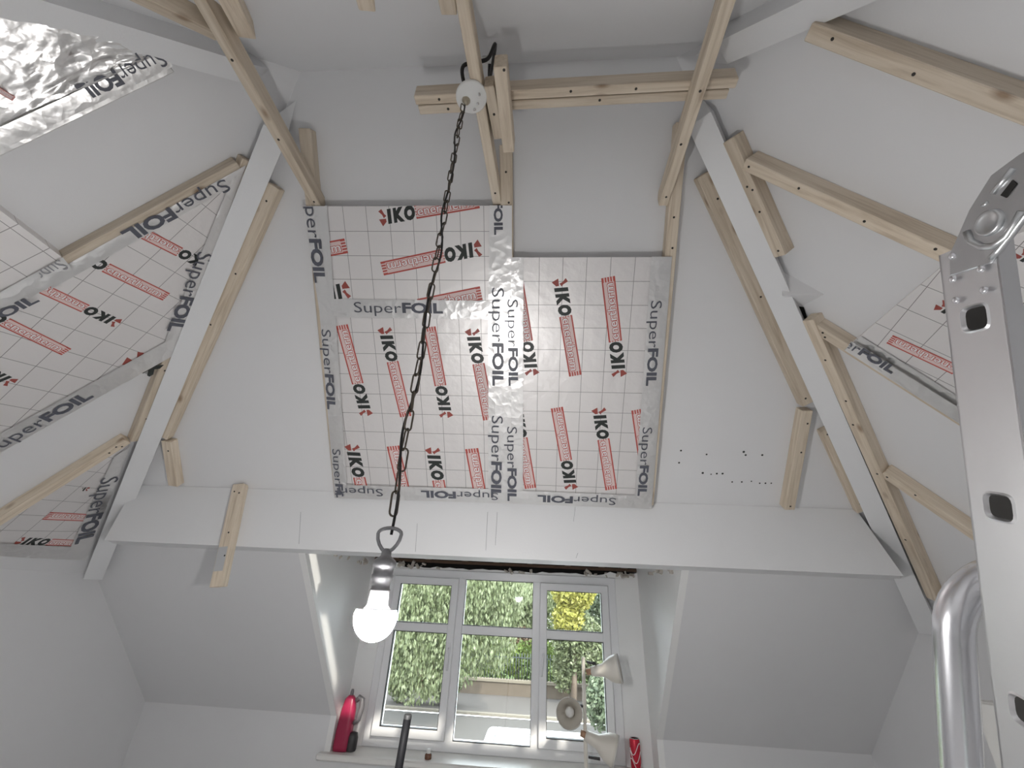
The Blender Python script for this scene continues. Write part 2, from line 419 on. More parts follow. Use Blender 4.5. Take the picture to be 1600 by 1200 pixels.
# broken plaster along the torn dormer ceiling
pl = MB(); random.seed(11)
for i in range(46):
    x = random.choice((random.uniform(DL, DL+.45), random.uniform(DR-.42, DR), random.uniform(DL, DR)))
    s = random.uniform(.008, .03); y = random.uniform(YW-.03, YW-.002) if i % 3 else random.uniform(2.55, 3.4)
    if not i % 3: x = random.choice((DL+.01, DR-.01))
    c = E(x, y, WZ1+.02+random.uniform(-.012, .02))
    M = Matrix.Translation(c) @ Matrix.Rotation(random.uniform(0, 6), 4, V((random.random(), random.random(), random.random()+.1)).normalized())
    pl.box((-s, -s*.4, -s*.35), (s, s*.4, s*.35), M)
p = pl.build('broken_plaster', 'plaster_raw', wd); p['kind'] = 'stuff'
# void over the dormer with the bare joists
m = MB()
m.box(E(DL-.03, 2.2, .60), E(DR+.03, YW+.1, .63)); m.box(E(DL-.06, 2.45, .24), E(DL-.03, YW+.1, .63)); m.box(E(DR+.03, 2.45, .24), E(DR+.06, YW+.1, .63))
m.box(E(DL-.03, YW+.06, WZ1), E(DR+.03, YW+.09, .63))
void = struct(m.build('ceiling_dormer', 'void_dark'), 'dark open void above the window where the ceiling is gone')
for i, x in enumerate((-1.16, -.87, -.60, -.33, -.05, .22, .50, .69)):
    a = .03*math.sin(i*2.1)
    M = Matrix.Translation(E(x, 3.0, .225)) @ Matrix.Rotation(a, 4, 'Z')
    MB().box((-.022, -.55, 0), (.022, .60, .09), M).build('ceiling_joist', 'old_wood', void)
MB().box(E(DL, YW+.01, WZ1+.050), E(DR, YW+.055, WZ1+.07)).build('head_lath', 'old_wood', void)

# ------------------------------------------------------------------ window
win = struct(empty('window_1', E((WX0+WX1)/2, YW, WZ0)), 'white three light casement window with transoms')
def ring(name, x0, x1, z0, z1, wd_, y0, y1, mat='upvc', parent=win, wb=None):
    a = [(x0, z0), (x1, z0), (x1, z1), (x0, z1)]; wb = wb or wd_
    b = [(x0+wd_, z0+wb), (x1-wd_, z0+wb), (x1-wd_, z1-wd_), (x0+wd_, z1-wd_)]
    m = MB()
    for i in range(4):
        j = (i+1) % 4
        m.prism([E(a[i][0], y0, a[i][1]), E(a[j][0], y0, a[j][1]), E(b[j][0], y0, b[j][1]), E(b[i][0], y0, b[i][1])], (0, y1-y0, 0))
    return m.build(name, mat, parent, bevel=.004)
ring('outer_frame', WX0, WX1, WZ0, WZ1, .06, YW-.012, YW+.06)
for x in (-.592, -.007):
    MB().box(E(x-.028, YW-.012, WZ0+.055), E(x+.028, YW+.055, WZ1-.055)).build('mullion', 'upvc', win, bevel=.004)
Zt0, Zt1 = -.278, -.218
def handle(parent, x, z, s):
    m = MB(); m.box(E(x-.012, YW-.05, z-.035), E(x+.012, YW-.034, z+.035))
    m.tube([E(x, YW-.05, z), E(x, YW-.075, z), E(x+s*.004, YW-.085, z-.015), E(x+s*.012, YW-.085, z-.13)], [.008, .008, .010, .007], 8)
    m.build('handle', 'upvc', parent)
for x0, x1, hs in ((-1.132, -.618, 1), (.020, .538, -1)):
    sf = ring('sash_frame', x0, x1, -.905, .097, .054, YW-.034, YW+.04)
    MB().box(E(x0+.05, YW-.030, Zt0), E(x1-.05, YW+.035, Zt1)).build('glazing_bar', 'upvc', sf, bevel=.004)
    for z0, z1 in ((-.853, Zt0+.004), (Zt1-.004, .047)):
        MB().box(E(x0+.05, YW+.005, z0), E(x1-.05, YW+.009, z1)).build('pane', 'pane_glass', sf)
        ring('glazing_gasket', x0+.052, x1-.052, z0+.003, z1-.003, .004, YW-.031, YW+.004, 'rubber', sf)
    handle(sf, x1-.028 if hs > 0 else x0+.028, -.37, 1 if hs > 0 else -1)
MB().box(E(-.566, YW-.010, Zt0), E(-.033, YW+.05, Zt1)).build('transom', 'upvc', win, bevel=.004)
for z0, z1 in ((-.909, Zt0+.004), (Zt1-.004, .097)):
    MB().box(E(-.57, YW+.015, z0), E(-.03, YW+.019, z1)).build('pane', 'pane_glass', win)
    ring('glazing_gasket', -.566, -.033, z0+.002, z1-.002, .004, YW-.008, YW+.014, 'rubber', win)
MB().box(E(-1.41, 3.385, SILL-.035), E(.84, YW-.004, SILL)).build('window_sill', 'sill_white', win, bevel=.008)

# ------------------------------------------------------------------ timbers
SCREW = None
def screw_mesh():
    global SCREW
    if SCREW is None:
        o = MB().lathe([(.0045, 0), (.0045, .0008), (.002, .0012)], seg=8).build('screw', 'screw'); SCREW = o.data; bpy.data.objects.remove(o)
    return SCREW
def stick(name, label, A, B, up, wv, t, cat='batten', mat='pine', group=None, parent=None, screws=(), taper=0.0, bev=.0025, inset=0.0):
    """a sawn length from A to B; A, B lie mid-width on the face that looks into the room, up points into the room"""
    A, B, up = V(A), V(B), V(up).normalized(); d = (B-A); L = d.length; d.normalize()
    up = (up-d*up.dot(d)).normalized(); sd = up.cross(d)
    M = frame(A, d, sd)      # local x along, y across, z into the room
    m = MB(); m.box(A*0, (L, wv, t), Matrix.Translation((0, -wv/2, -t)))
    m.v = [M @ v for v in m.v]
    o = m.build(name, mat, parent, M, bevel=bev)
    if parent is None: tag(o, label, cat, group)
    for f, s in screws:
        q = link('screw', screw_mesh(), o, M @ Matrix.Translation((L*f, wv*s, 0)))
    return o
def batten(label, pl, p1, p2, wv=.045, t=.047, name='timber_batten', off=0.0, **kw):
    return stick(name, label, on(pl, *p1, off+t), on(pl, *p2, off+t), pl[0], wv, t, **kw)
T2 = ((.04, .1), (.3, -.15), (.62, .2), (.95, 0))
# right slope
batten('long pale batten crossing the right slope at top right', PR, (1262, 50), (1640, 192), .043, .075, screws=((.12, .1), (.5, -.1)))
batten('pale batten on the right slope running from hip to ladder hinge', PR, (1162, 257), (1500, 412), .043, .07, screws=((.03, 0), (.3, .1), (.62, -.1), (.9, .2)))
r3 = batten('short batten on the right slope, its lower part wrapped in foil tape', PR, (1272, 513), (1516, 668), .043, .055, screws=((.06, .1), (.09, -.2)))
batten('low batten on the right slope running behind the ladder rail', PR, (1378, 740), (1560, 866), .043, .055, screws=((.05, 0), (.3, .2)))
batten('batten beside the right hip, upper length above the plaster nub', PR, (1137, 219), (1218, 401), .047, .060, screws=((.38, -.1), (.42, .2), (.6, 0), (.95, .1)))
batten('long batten beside the right hip, lower length ending by the metal hoop', PR, (1262, 501), (1457, 938), .047, .060, screws=((.12, 0), (.25, .2), (.33, -.1), (.5, .1), (.75, 0)))
batten('batten lying along the eaves of the right slope behind the hoop', PR, (1475, 948), (1640, 952), .05, .045)
# front slope
batten('batten beside the right hip on the front slope', PF, (1099, 272), (1263, 632), .050, .047, screws=((.1, .2), (.5, .1), (.97, 0)))
batten('short leaning batten standing on the boxed beam by the right hip', PF, (1262, 642), (1234, 797), .048, .050, screws=((.12, .2), (.4, .1), (.96, 0)))
batten('short sloping batten low against the right hip on the front slope', PF, (1290, 672), (1348, 800), .045, .035, screws=((.05, 0), (.9, .1)))
batten('batten beside the left hip on the front slope', PF, (427, 290), (253, 684), .050, .047, screws=((.05, 0), (.3, .1), (.5, -.1)))
batten('short stub batten below the left hip touching the boxed beam', PF, (259, 690), (270, 760), .055, .045, screws=((.2, .1),))
batten('upright batten on the front slope above the left foil board edge', PF, (475, 200), (529, 775), .050, .047, screws=((.1, 0),))
batten('upright batten between the two foil boards of the front slope', PF, (790, 226), (797, 782), .050, .050, screws=((.06, 0), (.13, .2)))
batten('upright batten on the front slope at the right foil board edge', PF, (1066, 190), (1014, 790), .045, .047, screws=((.2, 0), (.27, .1)))
# left slope
lb1 = batten('foil taped batten along the upper edge of the large left foil panel', PL, (80, 426), (376, 262), .05, .05)
batten('bare batten above the small foil triangle at the left', PL, (-40, 841), (199, 690), .046, .05, screws=((.93, .2), (.95, -.2), (.87, 0)))
batten('batten beside the left hip on the left slope', PL, (389, 252), (213, 690), .047, .047, screws=((.7, 0), (.9, .1)))
lb0 = batten('foil wrapped batten below the crumpled foil at top left', PL, (-130, 284), (262, 98), .056, .055, mat='foil_tape')
# back slope, seen overhead
batten('batten on the back slope above the top left boxed hip', PB, (170, -22), (345, 62), .05, .05)
batten('batten end on the back slope behind the left ceiling joist', PB, (340, -30), (386, 60), .05, .05)
batten('batten end poking in from the top edge, left of the pendant joist', PB, (555, -60), (574, 18), .045, .045)
batten('batten end on the back slope beside the middle ceiling joist', PB, (686, -60), (702, 24), .045, .045)
# ceiling joists hung between the slopes
ZJ = 1.43
def joist(label, x0, y0, x1, y1, scr):
    d = V((x1-x0, y1-y0, 0)); a = E(x1, y1, ZJ); b = E(x0-(x1-x0)*1.2, y0-(y1-y0)*1.2, ZJ)
    return stick('ceiling_joist', label, a, b, (0, 0, -1), .036, .063, cat='joist', screws=scr)
joist('left ceiling joist of pale planed timber, spanning front to back slope', -.962, .48, -.960, 1.19, ((.03, 0), (.2, 0), (.36, .1)))
joist('middle ceiling joist carrying the pendant rose', -.229, .51, -.190, 1.175, ((.04, 0), (.3, .1)))
joist('right ceiling joist of pale planed timber, spanning front to back slope', .484, .54, .485, 1.19, ((.03, 0), (.18, .2), (.3, 0)))
stick('cross_batten', 'upper length of the doubled cross batten lying over the joists', E(-.445, .795, ZJ+.063), E(.615, .775, ZJ+.063), (0, 0, -1), .030, .063, cat='batten', screws=((.08, 0), (.5, .1), (.7, 0)))
stick('cross_batten', 'lower length of the doubled cross batten lying over the joists', E(-.440, .829, ZJ+.066), E(.600, .809, ZJ+.066), (0, 0, -1), .030, .060, cat='batten', screws=((.1, 0), (.6, .1)))
stick('timber_packer', 'short packer beside the pendant joist, the one nearest the rose', E(-.178, .725, ZJ-.004), E(-.160, .895, ZJ-.004), (0, 0, -1), .034, .063, cat='packer', screws=((.5, 0),))
stick('timber_packer', 'longer rough packer beside the pendant joist, further from the rose', E(-.137, .665, ZJ-.02), E(-.127, .935, ZJ-.02), (0, 0, -1), .040, .075, cat='packer', screws=((.03, .3),))
# vertical batten on the beam face
vb = stick('timber_batten', 'vertical batten screwed to the boxed beam and hanging below it', E(-1.628, 2.155, .470), E(-1.564, 2.155, -.030), (0, -1, 0), .062, .045, screws=((.08, -.2), (.1, .25), (.5, .1), (.72, .2)))

stick('grey_patch', '', E(-1.592, 2.1545, .152), E(-1.577, 2.1545, .040), (0, -1, 0), .046, .002, parent=vb, mat='patch_grey', bev=0)  # thin grey sheet on the lower part of the batten face
# plaster nub and dark gap at the right hip
m = MB()
A, B, C, D = on(PR, 1212, 418), on(PR, 1288, 460), on(PR, 1242, 484), on(PR, 1206, 470)
Tp = on(PR, 1224, 461, .08)
m.add([A, B, C, D, Tp], [(0, 1, 4), (1, 2, 4), (2, 3, 4), (3, 0, 4)])
m.build('plaster_nub', 'paint', right, fix=True)
m = MB(); m.prism([on(PR, 1230, 476, .004), on(PR, 1256, 480, .004), on(PR, 1262, 500, .004), on(PR, 1244, 512, .004)], PR[0]*.002); m.build('gap', 'void_dark', right)
# old screw holes in the front slope
hole = MB().lathe([(.0050, 0), (.0050, .0006)], seg=8).build('screw_hole', 'ink_black'); hm = hole.data; bpy.data.objects.remove(hole)
Mf = frame((0, 0, 0), (1, 0, 0), (0, -1, 1))
for x, y in ((1064, 704), (1061, 723), (1104, 710), (1162, 706), (1165, 711), (1191, 711), (1236, 716), (1098, 739), (1111, 741), (1120, 740), (1129, 740), (1144, 753), (1159, 753), (1174, 752), (1187, 755), (1196, 755), (1205, 755)):
    p = on(PF, x, y, .0003); M = frame(p, (1, 0, 0), PF[0].cross(V((1, 0, 0)))); s = random.uniform(.7, 1.2)
    link('screw_hole', hm, front, M @ Matrix.Diagonal((s, s, 1, 1)))

# ------------------------------------------------------------------ foil boards with their print and tape
DG = None
_txt = {}
def text_geo(s, bold=0.0, shear=0.0):
    key = (s, bold, shear)
    if key not in _txt:
        cu = bpy.data.curves.new('t', 'FONT'); cu.body = s; cu.offset = bold; cu.shear = shear; cu.resolution_u = 3
        ob = bpy.data.objects.new('t', cu); COL.objects.link(ob)
        bpy.context.view_layer.update()
        me = bpy.data.meshes.new_from_object(ob.evaluated_get(bpy.context.evaluated_depsgraph_get()))
        vs = [v.co.copy() for v in me.vertices]; fs = [tuple(p.vertices) for p in me.polygons]
        bpy.data.objects.remove(ob); bpy.data.curves.remove(cu); bpy.data.meshes.remove(me)
        _txt[key] = (vs, fs)
    return _txt[key]
def put_text(m, s, x0, x1, y0, h, z, mi, bold=0.0, shear=0.0, capref=None):
    vs, fs = text_geo(s, bold, shear)
    ax, bx_ = min(v.x for v in vs), max(v.x for v in vs)
    if capref: cv = text_geo(capref, bold, shear)[0]; ay, by = min(v.y for v in cv), max(v.y for v in cv)
    else: ay, by = min(v.y for v in vs), max(v.y for v in vs)
    sx = (x1-x0)/(bx_-ax); sy = h/(by-ay)
    m.add([V((x0+(v.x-ax)*sx, y0+(v.y-ay)*sy, z)) for v in vs], fs, mi)
def rect(m, x0, y0, x1, y1, z, mi): m.add([V((x0, y0, z)), V((x1, y0, z)), V((x1, y1, z)), V((x0, y1, z))], [(0, 1, 2, 3)], mi)
def clip_build(name, m, mats, parent, M, pl, off, poly):
    """set a flat print onto a surface and trim it at the outline poly (pixels of the photograph)"""
    pts = [on(pl, x, y, off) for x, y in poly]; c = sum(pts, V())/len(pts)
    me = bpy.data.meshes.new(name); me.from_pydata([tuple(v) for v in m.v], [], m.f)
    for q in mats: me.materials.append(MATS[q])
    for p, mi in zip(me.polygons, m.mi): p.material_index = mi
    bm = bmesh.new(); bm.from_mesh(me); inv = M.inverted()
    lp = [inv @ p for p in pts]; lc = inv @ c
    for i in range(len(lp)):
        a, b = lp[i], lp[(i+1) % len(lp)]; e = b-a; nn = V((e.y, -e.x, 0)).normalized()
        if nn.dot(lc-a) > 0: nn = -nn
        bmesh.ops.bisect_plane(bm, geom=bm.verts[:]+bm.edges[:]+bm.faces[:], plane_co=a, plane_no=nn, clear_outer=True)
    n = len(bm.faces); bm.to_mesh(me); bm.free()
    if not n: bpy.data.meshes.remove(me); return None
    return link(name, me, parent, M)
def iko(board, pl, off, a, b, poly, hr=.128):
    """the printed run: emblem, IKO, then enertherm in a red bar ending in hatching; from pixel a (emblem) to b (hatching)"""
    A, B = on(pl, *a, off), on(pl, *b, off); u = B-A; L = u.length
    M = frame(A, u, pl[0].cross(u)); h = L*hr; m = MB()
    # emblem: a red arrow-like pawn, small and large piece
    k = h*.62
    m.add([V((.005*L, -k*.15, 0)), V((.03*L, -k*1.0, 0)), V((.075*L, -k*.55, 0)), V((.075*L, -k*.2, 0))], [(0, 1, 2, 3)], 3)
    m.add([V((.015*L, k*.75, 0)), V((.05*L, k*.95, 0)), V((.068*L, k*.35, 0)), V((.085*L, k*.1, 0)), V((.055*L, -k*.1, 0)), V((.045*L, k*.3, 0))], [(0, 5, 4, 3, 2, 1)], 3)
    for ch, xa, xb in (('I', .088, .140), ('K', .148, .262), ('O', .262, .372)): put_text(m, ch, xa*L, xb*L, -h*.52, h*1.04, 0, 0, .075, .12)
    x0, x1 = .375*L, 1.0*L; t = h*.11
    rect(m, x0, h*.5-t, x1, h*.5, 0, 1); rect(m, x0, -h*.5, x1, -h*.5+t, 0, 1)
    rect(m, x0, -h*.5+t, x1, h*.5-t, 0, 4)
    for i in range(5):
        yy = -h*.5+h*(i+.5)/5; rect(m, x1-.045*L, yy-h*.055, x1, yy+h*.055, .0001, 1)
        rect(m, x0, yy-h*.04, x0+.012*L, yy+h*.04, .0001, 1)
    put_text(m, 'enertherm', x0+.014*L, x1-.051*L, -h*.335, h*.68, .0002, 1, .055, 0)
    put_text(m, 'enertherm', x0+.022*L, x1-.059*L, -h*.30, h*.61, .0004, 2, .012, 0)
    return clip_build('printed_logo', m, ['ink_black', 'ink_red', 'ink_white', 'ink_emblem', 'ink_bar'], board, M, pl, off, poly)
plain('ink_bar', (.76, .60, .58), .45)
plain('ink_emblem', (.34, .075, .06), .45)
def superfoil(parent, pl, off, a, b, poly=None, hr=.135, faint=False):
    A, B = on(pl, *a, off), on(pl, *b, off); u = B-A; L = u.length
    M = frame(A, u, pl[0].cross(u)); h = L*hr; m = MB()
    put_text(m, 'Super', 0, .535*L, -h*.5, h, 0, 0, -.004, 0, capref='S')
    put_text(m, 'FOIL', .545*L, L, -h*.5, h, 0, 1, .04, 0)
    mats = ['ink_grey_light', 'ink_grey_light'] if faint else ['ink_grey', 'ink_grey']
    if poly: return clip_build('printed_lettering', m, mats, parent, M, pl, off, poly)
    me = bpy.data.meshes.new('printed_lettering'); me.from_pydata([tuple(v) for v in m.v], [], m.f)
    for q in mats: me.materials.append(MATS[q])
    for p, mi in zip(me.polygons, m.mi): p.material_index = mi
    return link('printed_lettering', me, parent, M)
def board(label, pl, poly, u_px, t=.05, mat='foil_board', off=0.0, name='insulation_board'):
    pts = [on(pl, x, y, off+t) for x, y in poly]
    u = on(pl, *u_px[1], off+t)-on(pl, *u_px[0], off+t)
    M = frame(pts[0], u, pl[0].cross(u))
    m = MB(); m.prism(pts, -pl[0]*t)
    me_o = m.build(name, [mat, 'foil_side'], None, M)
    return tag(me_o, label, 'insulation')
def tape(parent, pl, off, poly, mat='foil_tape'):
    """a strip of tape, subdivided and a little rumpled"""
    a, b, c, d = [on(pl, x, y, off) for x, y in poly]      # a-b one long edge, d-c the other
    L = (b-a).length; n = max(6, int(L/.02)); M = frame(a, b-a, pl[0].cross(b-a))
    bm = MB(); vs = []; W = 5
    for i in range(n+1):
        for j in range(W):
            f, g = i/n, j/(W-1)
            p = (a*(1-f)+b*f)*(1-g)+(d*(1-f)+c*f)*g
            e = .0008+random.uniform(0, .0016) if 0 < j < W-1 else .0006
            vs.append(p+pl[0]*e)
    fs = []
    for i in range(n):
        for j in range(W-1):
            q = (i*W+j, (i+1)*W+j, (i+1)*W+j+1, i*W+j+1); fs.append(q)
    # face the room
    nn = (vs[fs[0][1]]-vs[fs[0][0]]).cross(vs[fs[0][2]]-vs[fs[0][0]])
    if nn.dot(pl[0]) < 0: fs = [f[::-1] for f in fs]
    bm.add(vs, fs, 0, True)
    return bm.build('tape_strip', mat, parent, M)
random.seed(21)
OB = .0506; OT = .054
# --- front slope
Pul = [(499, 322), (779, 321), (785, 487), (513, 485)]
Pll = [(513, 485), (785, 487), (788, 786), (539, 776)]
Prr = [(806, 402), (1038, 401), (1004, 794), (807, 786)]
bul = board('upper foil faced insulation board on the front slope, left bay', PF, Pul, ((473, 322), (797, 321)))
bll = board('lower foil faced insulation board on the front slope, left bay', PF, Pll, ((499, 485), (797, 487)))
brr = board('foil faced insulation board on the front slope, right bay', PF, Prr, ((800, 402), (1048, 401)))
for a, b in (((591, 341), (748, 314)), ((754, 387), (597, 420)), ((385, 413), (541, 384)), ((548, 452), (392, 482)), ((597, 489), (752, 458))):
    iko(bul, PF, OB, a, b, Pul)
for a, b in (((573, 651), (534, 508)), ((600, 510), (634, 651)), ((698, 654), (671, 511)), ((737, 512), (764, 656)), ((549, 693), (580, 828)), ((647, 832), (614, 697)), ((675, 698), (700, 832)), ((762, 838), (737, 701))):
    iko(bll, PF, OB, a, b, Pll)
for a, b in (((874, 434), (899, 587)), ((968, 590), (950, 433)), ((832, 588), (807, 436)), ((893, 766), (870, 637)), ((935, 636), (955, 765)), ((806, 634), (829, 763)), ((1014, 768), (996, 640))):
    iko(brr, PF, OB, a, b, Prr)
tl = tape(bul, PF, OT, [(473, 322), (499, 486), (524, 486), (511, 322)])
superfoil(tl, PF, OT+.0035, (481, 285), (500, 442), [(473, 322), (511, 322), (524, 486), (499, 486)])
tl2 = tape(bll, PF, OT, [(499, 486), (523, 778), (543, 772), (524, 486)])
superfoil(tl2, PF, OT+.0035, (509, 515), (518, 640), hr=.11)
superfoil(tl2, PF, OT+.0035, (525, 702), (533, 800), [(499, 486), (524, 486), (543, 774), (524, 778)], hr=.11)
tm = tape(bul, PF, OT, [(765, 321), (763, 487), (800, 487), (800, 321)])
superfoil(tm, PF, OT+.0035, (777, 245), (779, 367), [(765, 321), (797, 321), (797, 487), (763, 487)], hr=.13)
tm2 = tape(bll, PF, OT+.001, [(763, 487), (763, 786), (799, 786), (799, 487)])
superfoil(tm2, PF, OT+.0045, (778, 450), (778, 603), [(763, 487), (797, 487), (799, 786), (763, 786)], hr=.12)
superfoil(tm2, PF, OT+.0045, (777, 650), (775, 778), hr=.12)
superfoil(tm, PF, OT+.0045, (778, 450), (778, 603), [(765, 321), (797, 321), (797, 487), (763, 487)], hr=.12)
tr = tape(brr, PF, OT, [(798, 402), (798, 786), (817, 786), (818, 402)])
superfoil(tr, PF, OT+.0035, (801, 468), (802, 603), hr=.115)
superfoil(tr, PF, OT+.0035, (800, 667), (800, 783), hr=.115)
te = tape(brr, PF, OT, [(1018, 401), (991, 792), (1018, 795), (1050, 401)])
superfoil(te, PF, OT+.0035, (1026, 470), (1017, 603), hr=.12)
superfoil(te, PF, OT+.0035, (1012, 668), (1003, 775), hr=.12)
tb = tape(bll, PF, OT+.0005, [(523, 778), (799, 787), (799, 765), (524, 757)])
superfoil(tb, PF, OT+.004, (598, 770), (478, 766), [(523, 778), (799, 787), (799, 765), (524, 757)], hr=.105)
superfoil(tb, PF, OT+.004, (778, 776), (658, 772), hr=.105)
tb2 = tape(brr, PF, OT+.0005, [(800, 787), (1018, 795), (1018, 775), (800, 766)])
superfoil(tb2, PF, OT+.004, (962, 784), (840, 779), hr=.105)
tj = tape(bll, PF, OT, [(515, 467), (768, 470), (768, 499), (517, 496)])
superfoil(tj, PF, OT+.0035, (553, 480), (692, 482), hr=.115)
# --- left slope
Pl1 = [(378, 270), (262, 550), (258, 558), (-190, 808), (-190, 586), (100, 408)]
bl1 = board('large foil faced insulation panel on the left slope beside the hip', PL, Pl1, ((90, 468), (185, 505)), t=.048)
cl1 = [(384, 258), (272, 556), (240, 585), (-60, 752), (-60, 506), (100, 408)]
for a, b in (((187, 507), (25, 432)), ((95, 384), (260, 464)), ((332, 420), (175, 340)), ((-65, 468), (104, 550)), ((22, 600), (-140, 522)), ((200, 556), (360, 640))):
    iko(bl1, PL, .0486, a, b, cl1, hr=.12)
t1 = tape(bl1, PL, .052, [(78, 428), (384, 258), (372, 286), (80, 452)])
superfoil(t1, PL, .0555, (356, 288), (196, 371), hr=.12)
t2 = tape(bl1, PL, .052, [(384, 260), (272, 556), (250, 552), (362, 280)])
superfoil(t2, PL, .0555, (322, 396), (272, 518), hr=.14)
t3 = tape(bl1, PL, .0515, [(270, 556), (-180, 809), (-180, 778), (262, 532)])
superfoil(t3, PL, .0550, (-25, 708), (140, 616), hr=.125)
Pl2 = [(-190, 210), (2, 330), (98, 403), (60, 432), (-190, 572)]
bl2 = board('foil faced board corner at the left edge above the large panel', PL, Pl2, ((0, 332), (98, 403)), t=.060)
t4 = tape(bl2, PL, .064, [(98, 402), (-180, 556), (-180, 590), (118, 426)])
superfoil(t4, PL, .0675, (-115, 548), (56, 466), hr=.10)
superfoil(t4, PL, .0675, (100, 412), (0, 464), [(100, 402), (60, 424), (66, 440), (108, 420)], hr=.2, faint=True)
Pl3 = [(202, 694), (132, 874), (-60, 862), (-60, 852)]
bl3 = board('small foil triangle low on the left slope under the bare batten', PL, Pl3, ((30, 845), (140, 845)), t=.03)
cl3 = [(202, 694), (132, 874), (-60, 862)]
iko(bl3, PL, .0306, (200, 812), (72, 806), cl3, hr=.13); iko(bl3, PL, .0306, (25, 845), (150, 850), cl3, hr=.12); iko(bl3, PL, .0306, (140, 764), (60, 770), [(202, 694), (132, 874), (128, 740)], hr=.13)
t5 = tape(bl3, PL, .034, [(204, 697), (134, 876), (104, 868), (178, 714)])
superfoil(t5, PL, .0375, (173, 746), (130, 848), hr=.14)
tape(bl3, PL, .034, [(134, 876), (-60, 866), (-60, 846), (138, 856)])
Pl4 = [(258, 82), (110, 16), (20, -30), (-120, -60), (-120, 250)]
bl4 = board('crumpled foil triangle in the top left corner', PL, Pl4, ((0, 140), (150, 60)), t=.045, mat='foil_crumpled')
m = MB()                                    # loose crumpled foil skin
random.seed(5)
nu, nv = 17, 13; A, B, C = on(PL, 255, 80, .048), on(PL, 0, -45, .048), on(PL, -120, 240, .048); vs = []
for i in range(nu+1):
    for j in range(nv+1):
        f, g = i/nu, j/nv
        p = A*(1-f)+(B*(1-g)+C*g)*f
        e = random.uniform(0, .022)*math.sin(PI*min(1, max(0, f)))**.3
        vs.append(p+PL[0]*e)
fs = [(i*(nv+1)+j, (i+1)*(nv+1)+j, (i+1)*(nv+1)+j+1, i*(nv+1)+j+1) for i in range(nu) for j in range(nv)]
nn = (vs[fs[30][1]]-vs[fs[30][0]]).cross(vs[fs[30][2]]-vs[fs[30][0]])
if nn.dot(PL[0]) < 0: fs = [f[::-1] for f in fs]
m.add(vs, fs, 0, True); m.build('foil_skin', 'foil_crumpled', bl4)
iko(bl4, PL, .066, (-40, 118), (22, 155), [(-60, 100), (0, 100), (40, 150), (20, 170), (-60, 170)], hr=.2)
# foil tape on the top left batten
t6 = tape(lb0, PL, .0575, [(-120, 254), (256, 80), (270, 104), (-120, 294)])
superfoil(t6, PL, .061, (256, 90), (126, 146), hr=.16)
# side of that batten also taped
# --- right slope
Pr1 = [(1482, 408), (1332, 535), (1516, 650), (1680, 770), (1680, 330)]
br1 = board('foil faced insulation panel on the right slope behind the ladder', PR, Pr1, ((1400, 540), (1500, 588)), t=.045)
cr1 = [(1482, 408), (1332, 535), (1516, 650), (1680, 770), (1680, 330)]
for a, b in (((1566, 612), (1390, 530)), ((1463, 474), (1640, 560)), ((1588, 394), (1760, 470)), ((1670, 560), (1800, 620))):
    iko(br1, PR, .0456, a, b, cr1, hr=.135)
stick('foil_wrap', '', on(PR, 1324, 542, .0575), on(PR, 1516, 664, .0575), PR[0], .047, .056, parent=r3, mat='foil_tape')
t7 = tape(br1, PR, .0580, [(1330, 533), (1520, 650), (1516, 668), (1322, 546)])
superfoil(t7, PR, .062, (1285, 513), (1398, 580), [(1330, 531), (1410, 580), (1402, 596), (1322, 548)], hr=.15)
tape(br1, PR, .0475, [(1345, 525), (1530, 640), (1520, 652), (1336, 536)])
# ------------------------------------------------------------------ pendant lamp on its chain
HX, HY = -.261, .754
pen = tag(empty('pendant_lamp', E(HX, HY, ZJ)), 'bare bulb pendant on a long dark chain hung from a round white ceiling rose', 'pendant lamp')
Mr = Matrix.Translation(E(-.237, .752, ZJ-.004)) @ Matrix.Rotation(PI, 4, 'X') @ Matrix.Rotation(math.radians(8), 4, 'Y')
rose = MB().lathe([(.050, 0), (.050, .006), (.046, .009), (.040, .010), (.037, .014), (.028, .016), (.024, .020), (.001, .021)], Mr, 32).build('ceiling_rose', 'white_plastic', pen)
MB().lathe([(.013, .018), (.013, .026), (.007, .034), (.005, .042), (.001, .043)], Matrix.Translation(V((-.018, 0, 0))) @ Mr, 16).build('hook_base', 'brass', rose)
for dx, dy in ((.018, .012), (.026, -.014), (.005, .03)):
    MB().lathe([(.004, .012), (.004, .021), (.002, .023)], Matrix.Translation(V((dx, dy, 0))) @ Mr, 10).build('terminal_screw', 'can_silver', rose)
def link_mesh():
    pts = []; L, Wd = .0225, .0072
    for i in range(7): q = PI*i/6; pts.append(V((Wd*math.cos(q), 0, L-Wd+Wd*math.sin(q)+0*q)))
    for i in range(7): q = PI+PI*i/6; pts.append(V((Wd*math.cos(q), 0, -L+Wd+Wd*math.sin(q))))
    o = MB().tube(pts, .0019, 6, closed=True, up=(0, 1, 0)).build('chain_link', 'chain_metal'); me = o.data; bpy.data.objects.remove(o); return me
LK = link_mesh()
ztop, zbot = 1.385, .118
n = int((ztop-zbot)/.0405); random.seed(2)
for i in range(n):
    z = ztop-(i+.5)*(ztop-zbot)/n
    M = Matrix.Translation(E(HX+random.uniform(-.0015, .0015), HY, z)) @ Matrix.Rotation((i % 2)*PI/2+math.radians(35)+random.uniform(-.25, .25), 4, 'Z') @ Matrix.Rotation(random.uniform(-.08, .08), 4, 'X')
    link('chain_link', LK, pen, M)
pts = []
for i in range(121):
    f = i/120; z = ztop+.01-(ztop+.01-.085)*f; q = f*26; r = .006+.003*math.sin(f*17)
    pts.append(E(HX+r*math.cos(q), HY+r*math.sin(q), z))
MB().tube(pts, .0026, 7).build('cable', 'cable_black', pen)
